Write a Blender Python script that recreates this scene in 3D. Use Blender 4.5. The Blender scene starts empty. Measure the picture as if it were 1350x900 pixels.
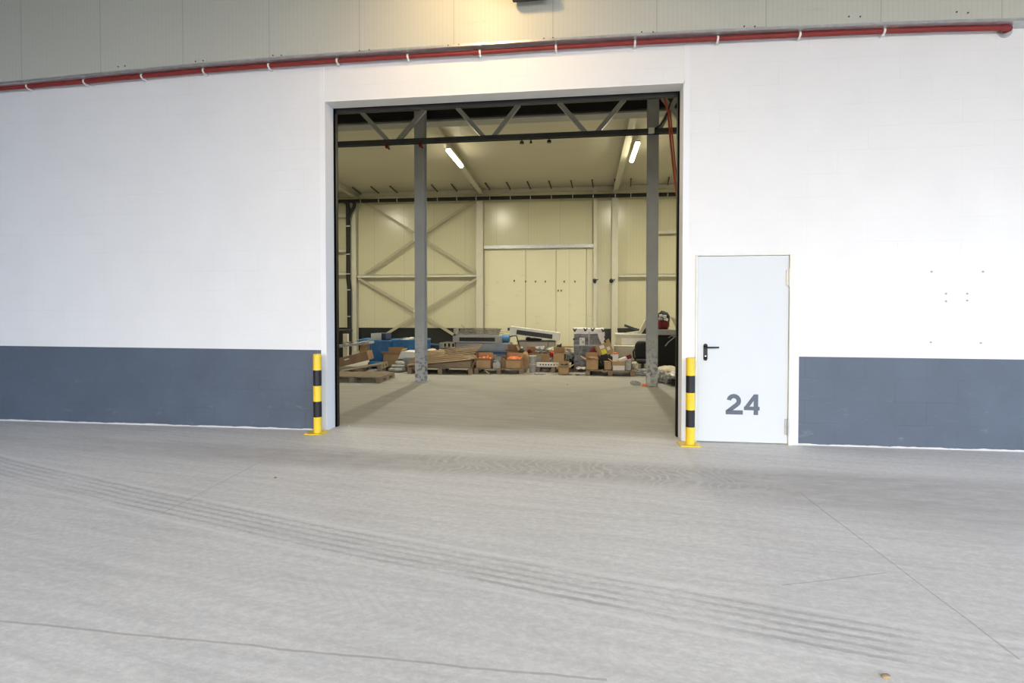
import bpy, bmesh, math, random
from mathutils import Vector, Matrix, noise
random.seed(7)
R = math.radians
sc = bpy.context.scene
C = sc.collection

# ---------------------------------------------------------------- camera
EYE = Vector((0, 0, 1.513)); YAW = R(7.3); PITCH = R(-1.08); FPX = 700.0; CY = 420.7
cd = bpy.data.cameras.new('camera'); cam = bpy.data.objects.new('camera', cd); C.objects.link(cam)
cam.location = EYE; cam.rotation_euler = (R(90) + PITCH, 0, YAW)
cd.sensor_width = 36; cd.lens = FPX / 1350 * 36; cd.shift_y = -(450 - CY) / 1350
cd.clip_start = 0.05; cd.clip_end = 300
sc.camera = cam
# ---------------------------------------------------------------- world and exposure
w = bpy.data.worlds.new('world'); sc.world = w; w.use_nodes = True
bg = w.node_tree.nodes['Background']
_t = w.node_tree; _tc = _t.nodes.new('ShaderNodeTexCoord'); _sx = _t.nodes.new('ShaderNodeSeparateXYZ'); _mr = _t.nodes.new('ShaderNodeMapRange'); _mx = _t.nodes.new('ShaderNodeMix')
_t.links.new(_tc.outputs['Generated'], _sx.inputs[0]); _t.links.new(_sx.outputs[0], _mr.inputs[0]); _mr.inputs[1].default_value = .22; _mr.inputs[2].default_value = .9
_mx.data_type = 'RGBA'; _mx.inputs[6].default_value = (1.0, .935, .855, 1); _mx.inputs[7].default_value = (.40, .72, 1.22, 1)   # a bluer sky towards the right
_t.links.new(_mr.outputs[0], _mx.inputs[0]); _t.links.new(_mx.outputs[2], bg.inputs[0]); bg.inputs[1].default_value = 3.95
TUBE = 12.0       # glow of the fluorescent tubes inside
TUBE_W = 120.0     # watts each fitting throws down
FLOOD = 78.0      # watts of the wall floodlight
sc.view_settings.view_transform = 'Standard'; sc.view_settings.look = 'None'
sc.view_settings.gamma = 1; sc.view_settings.use_curve_mapping = False
sc.view_settings.exposure = 0.55
sc.cycles.use_denoising = True
sc.cycles.max_bounces = 8; sc.cycles.diffuse_bounces = 5
try: sc.cycles.sample_clamp_indirect = 6
except Exception: pass

# ---------------------------------------------------------------- from the photograph's geometry to places
_rm = cam.rotation_euler.to_matrix()
def ray(x, y): return _rm @ Vector(((x - 675) / FPX, (CY - y) / FPX, -1))
def onY(x, y, Y): d = ray(x, y); return EYE + d * (Y / d.y)
def onZ(x, y, z=0): d = ray(x, y); return EYE + d * ((z - EYE.z) / d.z)
def span(x0, x1, y0, y1, Y):
    m = (y0 + y1) / 2; c = (x0 + x1) / 2
    return onY(x0, m, Y).x, onY(x1, m, Y).x, onY(c, y1, Y).z, onY(c, y0, Y).z

# ---------------------------------------------------------------- materials
def nt(name):
    m = bpy.data.materials.new(name); m.use_nodes = True
    t = m.node_tree; return m, t, t.nodes['Principled BSDF']
def node(t, kind, **kw):
    n = t.nodes.new(kind)
    for k, v in kw.items():
        if hasattr(n, k) and not k.startswith('i_'): setattr(n, k, v)
    return n
def math_n(t, op, a, b=None, c=None):
    n = t.nodes.new('ShaderNodeMath'); n.operation = op
    for i, v in enumerate((a, b, c)):
        if v is None: continue
        if isinstance(v, (int, float)): n.inputs[i].default_value = v
        else: t.links.new(v, n.inputs[i])
    return n.outputs[0]
def mixc(t, fac, a, b, mode='MIX'):
    n = t.nodes.new('ShaderNodeMix'); n.data_type = 'RGBA'; n.blend_type = mode
    for s, v in ((0, fac), (6, a), (7, b)):
        if isinstance(v, (int, float)): n.inputs[s].default_value = v
        elif isinstance(v, tuple): n.inputs[s].default_value = v + (1,) if len(v) == 3 else v
        else: t.links.new(v, n.inputs[s])
    return n.outputs[2]
def noise_n(t, vec, scale, detail=3, rough=.5):
    n = t.nodes.new('ShaderNodeTexNoise'); n.inputs['Scale'].default_value = scale
    n.inputs['Detail'].default_value = detail; n.inputs['Roughness'].default_value = rough
    if vec is not None: t.links.new(vec, n.inputs['Vector'])
    return n.outputs['Fac']
def ramp(t, fac, a, b, lo=0.0, hi=1.0):
    n = t.nodes.new('ShaderNodeMapRange'); t.links.new(fac, n.inputs[0])
    n.inputs[1].default_value = a; n.inputs[2].default_value = b
    n.inputs[3].default_value = lo; n.inputs[4].default_value = hi
    n.clamp = True
    return n.outputs[0]
def scaled(t, vec, s):
    n = t.nodes.new('ShaderNodeVectorMath'); n.operation = 'MULTIPLY'; n.inputs[1].default_value = s
    t.links.new(vec, n.inputs[0]); return n.outputs[0]
def geo(t): return t.nodes.new('ShaderNodeNewGeometry').outputs['Position']
def sep(t, v):
    n = t.nodes.new('ShaderNodeSeparateXYZ'); t.links.new(v, n.inputs[0]); return n.outputs
def bump(t, bs, h, strength=.3, dist=.01):
    n = t.nodes.new('ShaderNodeBump'); n.inputs['Strength'].default_value = strength
    n.inputs['Distance'].default_value = dist; t.links.new(h, n.inputs['Height']); t.links.new(n.outputs[0], bs.inputs['Normal'])
def simple(name, col, rough=.6, metal=0.0, var=.12, scale=9.0, bmp=0.0, stretch=None):
    m, t, b = nt(name)
    tc = t.nodes.new('ShaderNodeTexCoord').outputs['Object']
    v = scaled(t, tc, stretch) if stretch else tc
    f = noise_n(t, v, scale, 4)
    dark = tuple(c * (1 - var) for c in col); lite = tuple(min(1, c * (1 + var)) for c in col)
    t.links.new(mixc(t, ramp(t, f, .3, .7), dark, lite), b.inputs['Base Color'])
    b.inputs['Roughness'].default_value = rough; b.inputs['Metallic'].default_value = metal
    if bmp: bump(t, b, noise_n(t, v, scale * 4, 3), bmp, .01)
    return m
def emis(name, col, s):
    m, t, b = nt(name); b.inputs['Base Color'].default_value = col + (1,)
    b.inputs['Emission Color'].default_value = col + (1,); b.inputs['Emission Strength'].default_value = s
    return m

M = {}
M['shade_board'] = simple('shade_board', (.22, .22, .21), .7, 0, .05)  # dark grey of the added roof and header
M['asphalt'] = simple('asphalt', (.08, .08, .085), .9, 0, .1)  # for the added outer ground, dark so little light bounces
M['white_paint'] = simple('white_paint', (.84, .84, .85), .5, 0, .01, 4)
M['door_paint'] = simple('door_paint', (.64, .675, .70), .38, 0, .012, 3)
M['frame_paint'] = simple('frame_paint', (.78, .77, .70), .45, 0, .05, 8)
M['slate'] = simple('slate', (.10, .125, .165), .5, 0, .05)
M['black'] = simple('black_metal', (.007, .007, .008), .45, 0, .2)
M['rubber'] = simple('black_rubber', (.008, .008, .008), .7, 0, .2)
M['dark_steel'] = simple('dark_steel', (.055, .06, .065), .45, .3, .15, 6)
M['grey_steel'] = simple('grey_steel', (.36, .37, .37), .5, .15, .06, 5)
M['cream_steel'] = simple('cream_steel', (.56, .54, .44), .5, 0, .05, 5)
M['brace_steel'] = simple('brace_steel', (.40, .37, .27), .5, 0, .05, 5)
M['void_black'] = simple('deep_black', (.004, .004, .004), .8, 0, .2)
M['galv'] = simple('galvanised', (.55, .56, .56), .35, .7, .12, 14)
M['red_paint'] = simple('red_paint', (.24, .022, .017), .55, 0, .10, 5)
M['yellow'] = simple('yellow_paint', (.87, .60, .03), .4, 0, .04, 8)
M['hazard_black'] = simple('hazard_black', (.008, .008, .011), .5, 0, .2)
M['wood'] = simple('pale_wood', (.40, .29, .17), .75, 0, .25, 6, .2, (1, 9, 9))
M['wood_old'] = simple('weathered_wood', (.25, .19, .125), .8, 0, .3, 6, .2, (1, 9, 9))
M['plywood'] = simple('plywood', (.46, .33, .19), .7, 0, .2, 5)
M['card'] = simple('cardboard', (.42, .28, .15), .85, 0, .10, 5)
M['card_dark'] = simple('brown_cardboard', (.30, .185, .10), .85, 0, .12, 5)
M['card_pale'] = simple('pale_cardboard', (.52, .42, .28), .85, 0, .1, 5)
M['blue_plastic'] = simple('blue_plastic', (.055, .20, .42), .45, 0, .10, 4)
M['navy'] = simple('navy_plastic', (.02, .035, .09), .45, 0, .15)
M['orange'] = simple('orange_plastic', (.72, .20, .06), .55, 0, .12, 18)
M['red'] = simple('red_plastic', (.45, .03, .03), .5, 0, .2, 12)
M['dark_red'] = simple('dark_red_fabric', (.16, .015, .02), .8, 0, .25, 12)
M['green'] = simple('green_plastic', (.40, .47, .33), .6, 0, .15, 12)
M['offwhite'] = simple('off_white_enamel', (.66, .65, .60), .4, 0, .04, 4)
M['white_plastic'] = simple('white_plastic', (.78, .77, .74), .45, 0, .06, 9)
M['sack'] = simple('cream_sack', (.62, .56, .42), .85, 0, .15, 9, .4)
M['grey_sack'] = simple('grey_sack', (.42, .42, .40), .8, 0, .25, 12, .4)
M['appliance_grey'] = simple('appliance_grey', (.34, .34, .33), .5, .1, .10, 5)
M['appliance_blue_grey'] = simple('appliance_blue_grey', (.30, .33, .37), .5, .1, .10, 5)
M['beige_panel'] = simple('beige_panel', (.50, .44, .36), .6, 0, .08, 4)
M['cream_panel'] = simple('cream_panel', (.60, .55, .42), .55, 0, .06, 4)
M['rust_metal'] = simple('dull_rusty_metal', (.26, .235, .19), .6, .3, .35, 20)
M['paper'] = simple('paper', (.75, .75, .72), .8, 0, .03)
M['yellow_label'] = simple('yellow_label', (.72, .70, .08), .7, 0, .05)
M['hose_red'] = simple('hose_red', (.50, .09, .05), .5, 0, .1)
M['tube_glow'] = emis('tube_glow', (1.0, .90, .64), TUBE)
M['flood_glow'] = emis('flood_glow', (1.0, .85, .55), 6)

def wrap_mat():
    m, t, b = nt('stretch_wrap'); p = t.nodes.new('ShaderNodeTexCoord').outputs['Object']
    f = noise_n(t, scaled(t, p, (2.0, 2.0, 7.0)), 3, 5, .7)
    g = noise_n(t, scaled(t, p, (9.0, 9.0, 2.0)), 2, 4)
    c = mixc(t, ramp(t, f, .35, .72), (.055, .06, .065), (.26, .27, .28))
    t.links.new(mixc(t, ramp(t, g, .55, .75, 0, .5), c, (.40, .41, .42)), b.inputs['Base Color'])
    b.inputs['Roughness'].default_value = .28; bump(t, b, f, .6, .03); return m
M['wrap'] = wrap_mat()

def facade_mat():
    """white painted blockwork with a slate band; band edges are paint edges"""
    m, t, b = nt('painted_blockwork'); P = geo(t); x, y, z = sep(t, P)
    bk = t.nodes.new('ShaderNodeTexBrick'); cb = t.nodes.new('ShaderNodeCombineXYZ')
    t.links.new(x, cb.inputs[0]); t.links.new(z, cb.inputs[1]); t.links.new(cb.outputs[0], bk.inputs['Vector'])
    bk.inputs['Scale'].default_value = 1; bk.inputs['Brick Width'].default_value = .62; bk.inputs['Row Height'].default_value = .25
    bk.inputs['Mortar Size'].default_value = .0028; bk.inputs['Mortar Smooth'].default_value = .3; bk.inputs['Bias'].default_value = -1
    mort = bk.outputs['Fac']
    # joints show only here and there under the paint
    patch = ramp(t, noise_n(t, P, 1.3, 3), .40, .62)
    gfac = math_n(t, 'MULTIPLY', mort, patch)
    low = math_n(t, 'LESS_THAN', z, math_n(t, 'MULTIPLY_ADD', x, -.003, .995))
    left = math_n(t, 'LESS_THAN', x, -3.195); right = math_n(t, 'GREATER_THAN', x, 2.415)
    front = math_n(t, 'LESS_THAN', y, 6.27)
    band = math_n(t, 'MULTIPLY', math_n(t, 'MULTIPLY', low, front), math_n(t, 'MAXIMUM', left, right))
    n1 = noise_n(t, P, 2.2, 5, .6); n2 = noise_n(t, P, 30, 3)
    white = mixc(t, ramp(t, n1, .3, .7), (.79, .785, .775), (.82, .815, .805))
    white = mixc(t, math_n(t, 'MULTIPLY', gfac, .22), white, (.5, .5, .5))
    sl = mixc(t, ramp(t, n1, .3, .7), (.080, .102, .138), (.096, .124, .168))
    sl = mixc(t, math_n(t, 'MULTIPLY', gfac, .5), sl, (.04, .05, .07))
    # pale scuffs near the floor
    sc1 = math_n(t, 'MULTIPLY', ramp(t, noise_n(t, scaled(t, P, (1, 1, 3)), 5, 6, .7), .60, .72, 0, .35), ramp(t, z, 0, .9, 1, .15))
    sl = mixc(t, sc1, sl, (.30, .32, .36))
    sp = ramp(t, noise_n(t, P, 42, 2, .5), .80, .83)
    sl = mixc(t, sp, sl, (.45, .47, .5))
    foot = math_n(t, 'LESS_THAN', z, math_n(t, 'MULTIPLY_ADD', noise_n(t, P, 6, 4), .035, .0))
    sl = mixc(t, foot, sl, (.62, .61, .6))
    t.links.new(mixc(t, band, white, sl), b.inputs['Base Color'])
    b.inputs['Roughness'].default_value = .55
    h = math_n(t, 'MULTIPLY_ADD', n2, .15, math_n(t, 'MULTIPLY', mort, -.6))
    bump(t, b, h, .25, .004)
    return m
M['facade'] = facade_mat()

def rib_mat(name, col, pitch, joint, axis=0, depth=.25, dark=.82, stain=0.0, band=None, rough=.45):
    """sandwich panel skin: fine ribs every `pitch` metres and a joint every `joint`"""
    m, t, b = nt(name); P = geo(t); s = sep(t, P); x = s[axis]
    fr = math_n(t, 'FRACT', math_n(t, 'DIVIDE', x, pitch)); rib = math_n(t, 'LESS_THAN', fr, .12)
    fj = math_n(t, 'FRACT', math_n(t, 'DIVIDE', math_n(t, 'ADD', x, 100.0 + .37), joint)); jn = math_n(t, 'LESS_THAN', fj, .012 / joint)
    base = mixc(t, ramp(t, noise_n(t, P, 1.1, 4), .3, .7), tuple(c * .96 for c in col), col)
    c = mixc(t, math_n(t, 'MULTIPLY', rib, 1 - dark), base, tuple(k * .45 for k in col))
    c = mixc(t, math_n(t, 'MULTIPLY', jn, .34), c, tuple(k * .3 for k in col))
    if stain:
        st = ramp(t, noise_n(t, scaled(t, P, (.8, .8, 2.5)), 2.2, 6, .7), .62, .78, 0, stain)
        c = mixc(t, st, c, (.33, .27, .12))
    if band:
        lo = math_n(t, 'LESS_THAN', s[2], band); c = mixc(t, lo, c, (.020, .022, .022))
    t.links.new(c, b.inputs['Base Color']); b.inputs['Roughness'].default_value = rough
    h = math_n(t, 'MULTIPLY_ADD', rib, -1, math_n(t, 'MULTIPLY', jn, -1.5)); bump(t, b, h, depth, .004)
    return m
M['upper_panel'] = rib_mat('upper_panel', (.54, .535, .46), .05, 1.15, 0, .3, .86, .25)
M['inner_panel'] = rib_mat('inner_wall_panel', (.60, .57, .40), .10, 1.12, 0, .25, .86, .12, .845, .24)
M['inner_side'] = rib_mat('inner_side_panel', (.64, .60, .42), .10, 1.12, 1, .25, .80, .12, .845)
M['ceil_panel'] = rib_mat('ceiling_panel', (.56, .53, .42), .08, 1.1, 1, .3, .78, .10)
M['sliding_door'] = rib_mat('sliding_door_panel', (.68, .65, .47), .10, 50, 0, .15, .93, .45)
M['inner_block'] = simple('inner_blockwork', (.60, .58, .50), .8, 0, .08, 3)

def floor_mat():
    m, t, b = nt('dusty_concrete'); P = geo(t); x, y, z = sep(t, P)
    big = noise_n(t, P, .45, 5, .6); mid = noise_n(t, scaled(t, P, (1, 2.2, 1)), 1.6, 6, .65); fine = noise_n(t, P, 55, 3, .7)
    uu = math_n(t, 'MULTIPLY_ADD', x, .17, y); cbs = t.nodes.new('ShaderNodeCombineXYZ'); t.links.new(math_n(t, 'MULTIPLY', x, .45), cbs.inputs[0]); t.links.new(math_n(t, 'MULTIPLY', uu, 6.0), cbs.inputs[1])
    streak = noise_n(t, cbs.outputs[0], 1.8, 7, .72); grit = noise_n(t, scaled(t, P, (1, 1.6, 1)), 17, 5, .75)
    c = mixc(t, ramp(t, big, .3, .7), (.69, .675, .655), (.80, .785, .765))
    c = mixc(t, ramp(t, mid, .35, .7, 0, .7), c, (.73, .725, .72))
    c = mixc(t, ramp(t, streak, .42, .66, 0, .55), c, (.50, .49, .475))
    c = mixc(t, ramp(t, grit, .42, .66, 0, .38), c, (.50, .485, .475))
    c = mixc(t, ramp(t, grit, .52, .36, 0, .30), c, (.86, .845, .83))
    c = mixc(t, ramp(t, fine, .35, .75, 0, .22), c, (.42, .41, .41))
    # tyre tracks: u = distance in front of a gently curved line running past the door
    def line(a0, a1, a2):
        q = math_n(t, 'MULTIPLY_ADD', x, a2, a1); return math_n(t, 'SUBTRACT', y, math_n(t, 'MULTIPLY_ADD', math_n(t, 'MULTIPLY', x, 1.0), q, a0))
    u = line(2.885, -.235, .008)
    wob = math_n(t, 'ADD', u, math_n(t, 'MULTIPLY', math_n(t, 'SUBTRACT', noise_n(t, P, .8, 2), .5), .06))
    inside = math_n(t, 'MULTIPLY', ramp(t, wob, -.20, -.15), ramp(t, wob, .15, .20, 1, 0))
    st = math_n(t, 'SINE', math_n(t, 'MULTIPLY', wob, 92.0))
    lugs = math_n(t, 'SINE', math_n(t, 'MULTIPLY', math_n(t, 'ADD', x, math_n(t, 'MULTIPLY', u, .8)), 95.0))
    tr = math_n(t, 'MULTIPLY', inside, ramp(t, math_n(t, 'ADD', st, math_n(t, 'MULTIPLY_ADD', grit, 2.4, -1.2)), -.2, .9)); patchy = ramp(t, noise_n(t, P, 1.4, 4), .35, .6, .25, 1)
    tr = math_n(t, 'MULTIPLY', tr, patchy)
    c = mixc(t, math_n(t, 'MULTIPLY', tr, .68), c, (.40, .395, .40))
    tl = math_n(t, 'MULTIPLY', math_n(t, 'MULTIPLY', inside, ramp(t, lugs, .3, .9)), .07); c = mixc(t, tl, c, (.38, .38, .39))
    edge = math_n(t, 'MULTIPLY', ramp(t, math_n(t, 'ABSOLUTE', math_n(t, 'SUBTRACT', math_n(t, 'ABSOLUTE', wob), .20)), .0, .03, 1, 0), .55)
    c = mixc(t, edge, c, (.80, .79, .78))
    # second, fainter lugged track nearer the camera
    u2 = line(2.28, -.24, .0); in2 = math_n(t, 'MULTIPLY', ramp(t, u2, -.17, -.10), ramp(t, u2, .10, .17, 1, 0))
    lg2 = math_n(t, 'SINE', math_n(t, 'MULTIPLY', math_n(t, 'ADD', x, math_n(t, 'MULTIPLY', math_n(t, 'ABSOLUTE', u2), 1.1)), 80.0))
    c = mixc(t, math_n(t, 'MULTIPLY', math_n(t, 'MULTIPLY', in2, ramp(t, lg2, 0, .8)), math_n(t, 'MULTIPLY', patchy, .16)), c, (.40, .39, .39))
    c = mixc(t, math_n(t, 'MULTIPLY', in2, .10), c, (.76, .75, .74))
    # churned dark dust in front of the opening, with cross lugs
    u3 = math_n(t, 'DIVIDE', line(5.02, -.04, .0), math_n(t, 'ADD', 1.0, math_n(t, 'MULTIPLY', ramp(t, x, .2, 2.6), ramp(t, y, 4.4, 4.9, 2.0, 0)))); in3 = math_n(t, 'MULTIPLY', ramp(t, u3, -.42, -.18), ramp(t, u3, .18, .42, 1, 0))
    in3 = math_n(t, 'MULTIPLY', in3, math_n(t, 'MULTIPLY', ramp(t, x, -6, -2.4, .3, 1), ramp(t, x, 1.5, 4, 1, .75)))
    lg3 = math_n(t, 'SINE', math_n(t, 'MULTIPLY', math_n(t, 'ADD', x, math_n(t, 'MULTIPLY_ADD', math_n(t, 'SINE', math_n(t, 'MULTIPLY', u3, 14)), .05, math_n(t, 'MULTIPLY', noise_n(t, P, 3.2, 3), .42))), 66.0))
    n3 = noise_n(t, scaled(t, P, (1.5, 4, 1)), 2.2, 6, .7)
    c = mixc(t, math_n(t, 'MULTIPLY', in3, ramp(t, n3, .25, .65, .28, .95)), c, (.40, .385, .375))
    lug3 = math_n(t, 'MULTIPLY', math_n(t, 'MULTIPLY', in3, ramp(t, lg3, .1, .9)), math_n(t, 'MULTIPLY', ramp(t, x, -1.9, -1.2), math_n(t, 'MULTIPLY', ramp(t, x, 1.0, 1.9, 1, 0), ramp(t, n3, .4, .6))))
    c = mixc(t, math_n(t, 'MULTIPLY', lug3, .5), c, (.74, .72, .71))
    # inside: darker, browner, smoother tone
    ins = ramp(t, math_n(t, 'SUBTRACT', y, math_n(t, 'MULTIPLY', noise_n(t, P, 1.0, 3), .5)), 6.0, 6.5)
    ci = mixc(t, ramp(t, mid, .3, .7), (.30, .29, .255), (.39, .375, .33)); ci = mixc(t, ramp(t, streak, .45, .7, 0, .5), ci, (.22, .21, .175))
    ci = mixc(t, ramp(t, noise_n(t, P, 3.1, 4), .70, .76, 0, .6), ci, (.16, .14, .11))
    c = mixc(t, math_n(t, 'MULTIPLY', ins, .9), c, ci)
    # joints and cracks
    def seg(ax, ay, bx, by, wd, wav=.02):
        dx, dy = bx - ax, by - ay; L = math.hypot(dx, dy); nx, ny = -dy / L, dx / L
        d = math_n(t, 'ADD', math_n(t, 'MULTIPLY_ADD', x, nx, math_n(t, 'MULTIPLY', y, ny)), -(ax * nx + ay * ny))
        d = math_n(t, 'ADD', d, math_n(t, 'MULTIPLY', math_n(t, 'SUBTRACT', noise_n(t, P, 2.5, 4), .5), wav))
        s_ = math_n(t, 'ADD', math_n(t, 'MULTIPLY_ADD', x, dx / L, math_n(t, 'MULTIPLY', y, dy / L)), -(ax * dx / L + ay * dy / L))
        on = math_n(t, 'MULTIPLY', math_n(t, 'GREATER_THAN', s_, 0.0), math_n(t, 'LESS_THAN', s_, L))
        return math_n(t, 'MULTIPLY', ramp(t, math_n(t, 'ABSOLUTE', d), wd * .5, wd, 1, 0), on)
    JR = (1.802, 4.625, 1.888, 2.528, .007, .03); JB = (-2.86, 2.21, .112, 2.168, .009, .04)
    for a in ((-3.138, 4.9, -3.075, 3.55, .006, .02), JR, JB, (1.1, 3.05, 1.75, 3.27, .005, .03)):
        c = mixc(t, math_n(t, 'MULTIPLY', seg(*a), .38), c, (.20, .15, .12))
    c = mixc(t, math_n(t, 'MULTIPLY', seg(-3.12, 6.31, 1.17, 6.31, .012, .02), .5), c, (.62, .6, .57))
    t.links.new(c, b.inputs['Base Color']); b.inputs['Roughness'].default_value = .62
    h = math_n(t, 'ADD', math_n(t, 'MULTIPLY', fine, .35), math_n(t, 'ADD', math_n(t, 'MULTIPLY', mid, 1.2), math_n(t, 'ADD', math_n(t, 'MULTIPLY', tr, -.8), math_n(t, 'MULTIPLY', lug3, .8))))
    bump(t, b, h, .35, .006)
    return m
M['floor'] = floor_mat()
def column_mat():
    m, t, b = nt('chipped_column_paint'); P = geo(t); x, y, z = sep(t, P)
    n = noise_n(t, P, 14, 6, .7)
    low = ramp(t, z, .2, 1.1, 1, .0)
    c = mixc(t, ramp(t, noise_n(t, P, 3, 3), .3, .7), (.33, .34, .345), (.38, .39, .385))
    pale = math_n(t, 'MULTIPLY', ramp(t, noise_n(t, P, 3.5, 5, .7), .38, .55, .25, 1), low); c = mixc(t, pale, c, (.50, .51, .51))
    chip = math_n(t, 'MULTIPLY', ramp(t, n, .50, .57), low); c = mixc(t, math_n(t, 'MULTIPLY', chip, .85), c, (.09, .09, .11))
    t.links.new(c, b.inputs['Base Color']); b.inputs['Roughness'].default_value = .55; return m
M['column'] = column_mat()

# ---------------------------------------------------------------- mesh helpers
class MB:
    def __init__(s): s.v = []; s.f = []; s.m = Matrix()
    def add(s, vs, fs):
        o = len(s.v); s.v += [s.m @ Vector(q) for q in vs]; s.f += [[i + o for i in f] for f in fs]; return s
    def box(s, x0, x1, y0, y1, z0, z1):
        if x0 > x1: x0, x1 = x1, x0
        if z0 > z1: z0, z1 = z1, z0
        if y0 > y1: y0, y1 = y1, y0
        return s.add([(x0,y0,z0),(x1,y0,z0),(x1,y1,z0),(x0,y1,z0),(x0,y0,z1),(x1,y0,z1),(x1,y1,z1),(x0,y1,z1)],
                     [(0,3,2,1),(4,5,6,7),(0,1,5,4),(1,2,6,5),(2,3,7,6),(3,0,4,7)])
    def bar(s, a, b, wd, dp, up=(0, 1, 0)):
        """rectangular bar from a to b; wd across, dp along `up`"""
        a, b = Vector(a), Vector(b); d = (b - a).normalized(); u = Vector(up); u = (u - d * u.dot(d)).normalized(); c = d.cross(u)
        q = []
        for p in (a, b):
            for i, j in ((-1,-1),(1,-1),(1,1),(-1,1)): q.append(p + c * (wd/2*i) + u * (dp/2*j))
        return s.add(q, [(0,1,2,3),(7,6,5,4),(0,4,5,1),(1,5,6,2),(2,6,7,3),(3,7,4,0)])
    def cyl(s, a, b, r, r2=None, n=20, caps=True):
        a, b = Vector(a), Vector(b); r2 = r if r2 is None else r2; d = (b - a).normalized()
        u = d.orthogonal().normalized(); c = d.cross(u); q = []
        for p, k in ((a, r), (b, r2)):
            for i in range(n): t_ = 2*math.pi*i/n; q.append(p + u*(k*math.cos(t_)) + c*(k*math.sin(t_)))
        f = [(i, (i+1) % n, n + (i+1) % n, n + i) for i in range(n)]
        if caps: f += [tuple(range(n))[::-1], tuple(range(n, 2*n))]
        return s.add(q, f)
    def tube(s, pts, r, n=10):
        pts = [Vector(p) for p in pts]; q = []; u = None
        for i, p in enumerate(pts):
            d = (pts[min(i+1, len(pts)-1)] - pts[max(i-1, 0)]).normalized()
            u = d.orthogonal().normalized() if u is None else (u - d * u.dot(d)).normalized()
            c = d.cross(u)
            for k in range(n): t_ = 2*math.pi*k/n; q.append(p + u*(r*math.cos(t_)) + c*(r*math.sin(t_)))
        f = []
        for i in range(len(pts)-1):
            for k in range(n): f.append((i*n+k, i*n+(k+1) % n, (i+1)*n+(k+1) % n, (i+1)*n+k))
        f += [tuple(range(n))[::-1], tuple(range((len(pts)-1)*n, len(pts)*n))]
        return s.add(q, f)
    def prism(s, poly, y0, y1):
        """polygon in x,z extruded from y0 to y1"""
        n = len(poly); q = [(x, y0, z) for x, z in poly] + [(x, y1, z) for x, z in poly]
        return s.add(q, [tuple(range(n)), tuple(range(n, 2*n))[::-1]] + [(i, n+i, n+(i+1) % n, (i+1) % n) for i in range(n)])
    def blob(s, c, rx, ry, rz, amp=.18, fr=2.2, seed=0, sq=.8, nu=22, nv=12, flat=None):
        """lumpy sack: a squared ellipsoid with noise"""
        q = []; f = []
        sg = lambda t_, e: math.copysign(abs(t_) ** e, t_)
        for j in range(nv + 1):
            ph = -math.pi/2 + math.pi*j/nv
            for i in range(nu):
                th = 2*math.pi*i/nu
                p = Vector((sg(math.cos(ph), sq)*sg(math.cos(th), sq), sg(math.cos(ph), sq)*sg(math.sin(th), sq), sg(math.sin(ph), sq)))
                k = 1 + amp*noise.noise(p*fr + Vector((seed*3.1, seed*1.7, seed))) + amp*.5*noise.noise(p*fr*2.6 + Vector((seed, 0, 9)))
                z = p.z*rz*k
                if flat is not None: z = max(z, flat*rz)
                q.append((c[0]+p.x*rx*k, c[1]+p.y*ry*k, c[2]+z))
        for j in range(nv):
            for i in range(nu): f.append((j*nu+i, j*nu+(i+1) % nu, (j+1)*nu+(i+1) % nu, (j+1)*nu+i))
        return s.add(q, f)
    def at(s, c, rz=0, rx=0, ry=0):
        """rotate what follows about the point c"""
        c = Vector(c); s.m = Matrix.Translation(c) @ Matrix.Rotation(rz, 4, 'Z') @ Matrix.Rotation(ry, 4, 'Y') @ Matrix.Rotation(rx, 4, 'X') @ Matrix.Translation(-c); return s
    def base(s):
        xs = [v.x for v in s.v]; ys = [v.y for v in s.v]; zs = [v.z for v in s.v]
        return Vector(((min(xs)+max(xs))/2, (min(ys)+max(ys))/2, min(zs)))
    def build(s, name, mat, parent=None, bevel=0.0, smooth=False, seg=2):
        o0 = s.base(); me = bpy.data.meshes.new(name)
        me.from_pydata([tuple(v - o0) for v in s.v], [], s.f)
        bm = bmesh.new(); bm.from_mesh(me); bmesh.ops.remove_doubles(bm, verts=bm.verts, dist=1e-6)
        bmesh.ops.recalc_face_normals(bm, faces=bm.faces); bm.to_mesh(me); bm.free()
        if isinstance(mat, str): mat = M[mat]
        me.materials.append(mat); o = bpy.data.objects.new(name, me); C.objects.link(o)
        wl = parent_world(parent); o.location = o0 - wl; o.parent = parent
        if smooth:
            for p in me.polygons: p.use_smooth = True
            me.set_sharp_from_angle(angle=R(40))
        if bevel:
            b = o.modifiers.new('bevel', 'BEVEL'); b.width = bevel; b.segments = seg; b.limit_method = 'ANGLE'; b.angle_limit = R(50)
        return o
def parent_world(p):
    v = Vector((0, 0, 0))
    while p is not None: v += p.location; p = p.parent
    return v
def T(name, label, cat, loc=(0, 0, 0), group=None):
    o = bpy.data.objects.new(name, None); C.objects.link(o); o.location = loc; o.empty_display_size = .1
    o['label'] = label; o['category'] = cat
    if group: o['group'] = group
    return o
def tag(o, label, cat, group=None):
    o['label'] = label; o['category'] = cat
    if group: o['group'] = group
    return o
def S(o, label=None):
    o['kind'] = 'structure'
    if label: o['label'] = label
    return o

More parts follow.
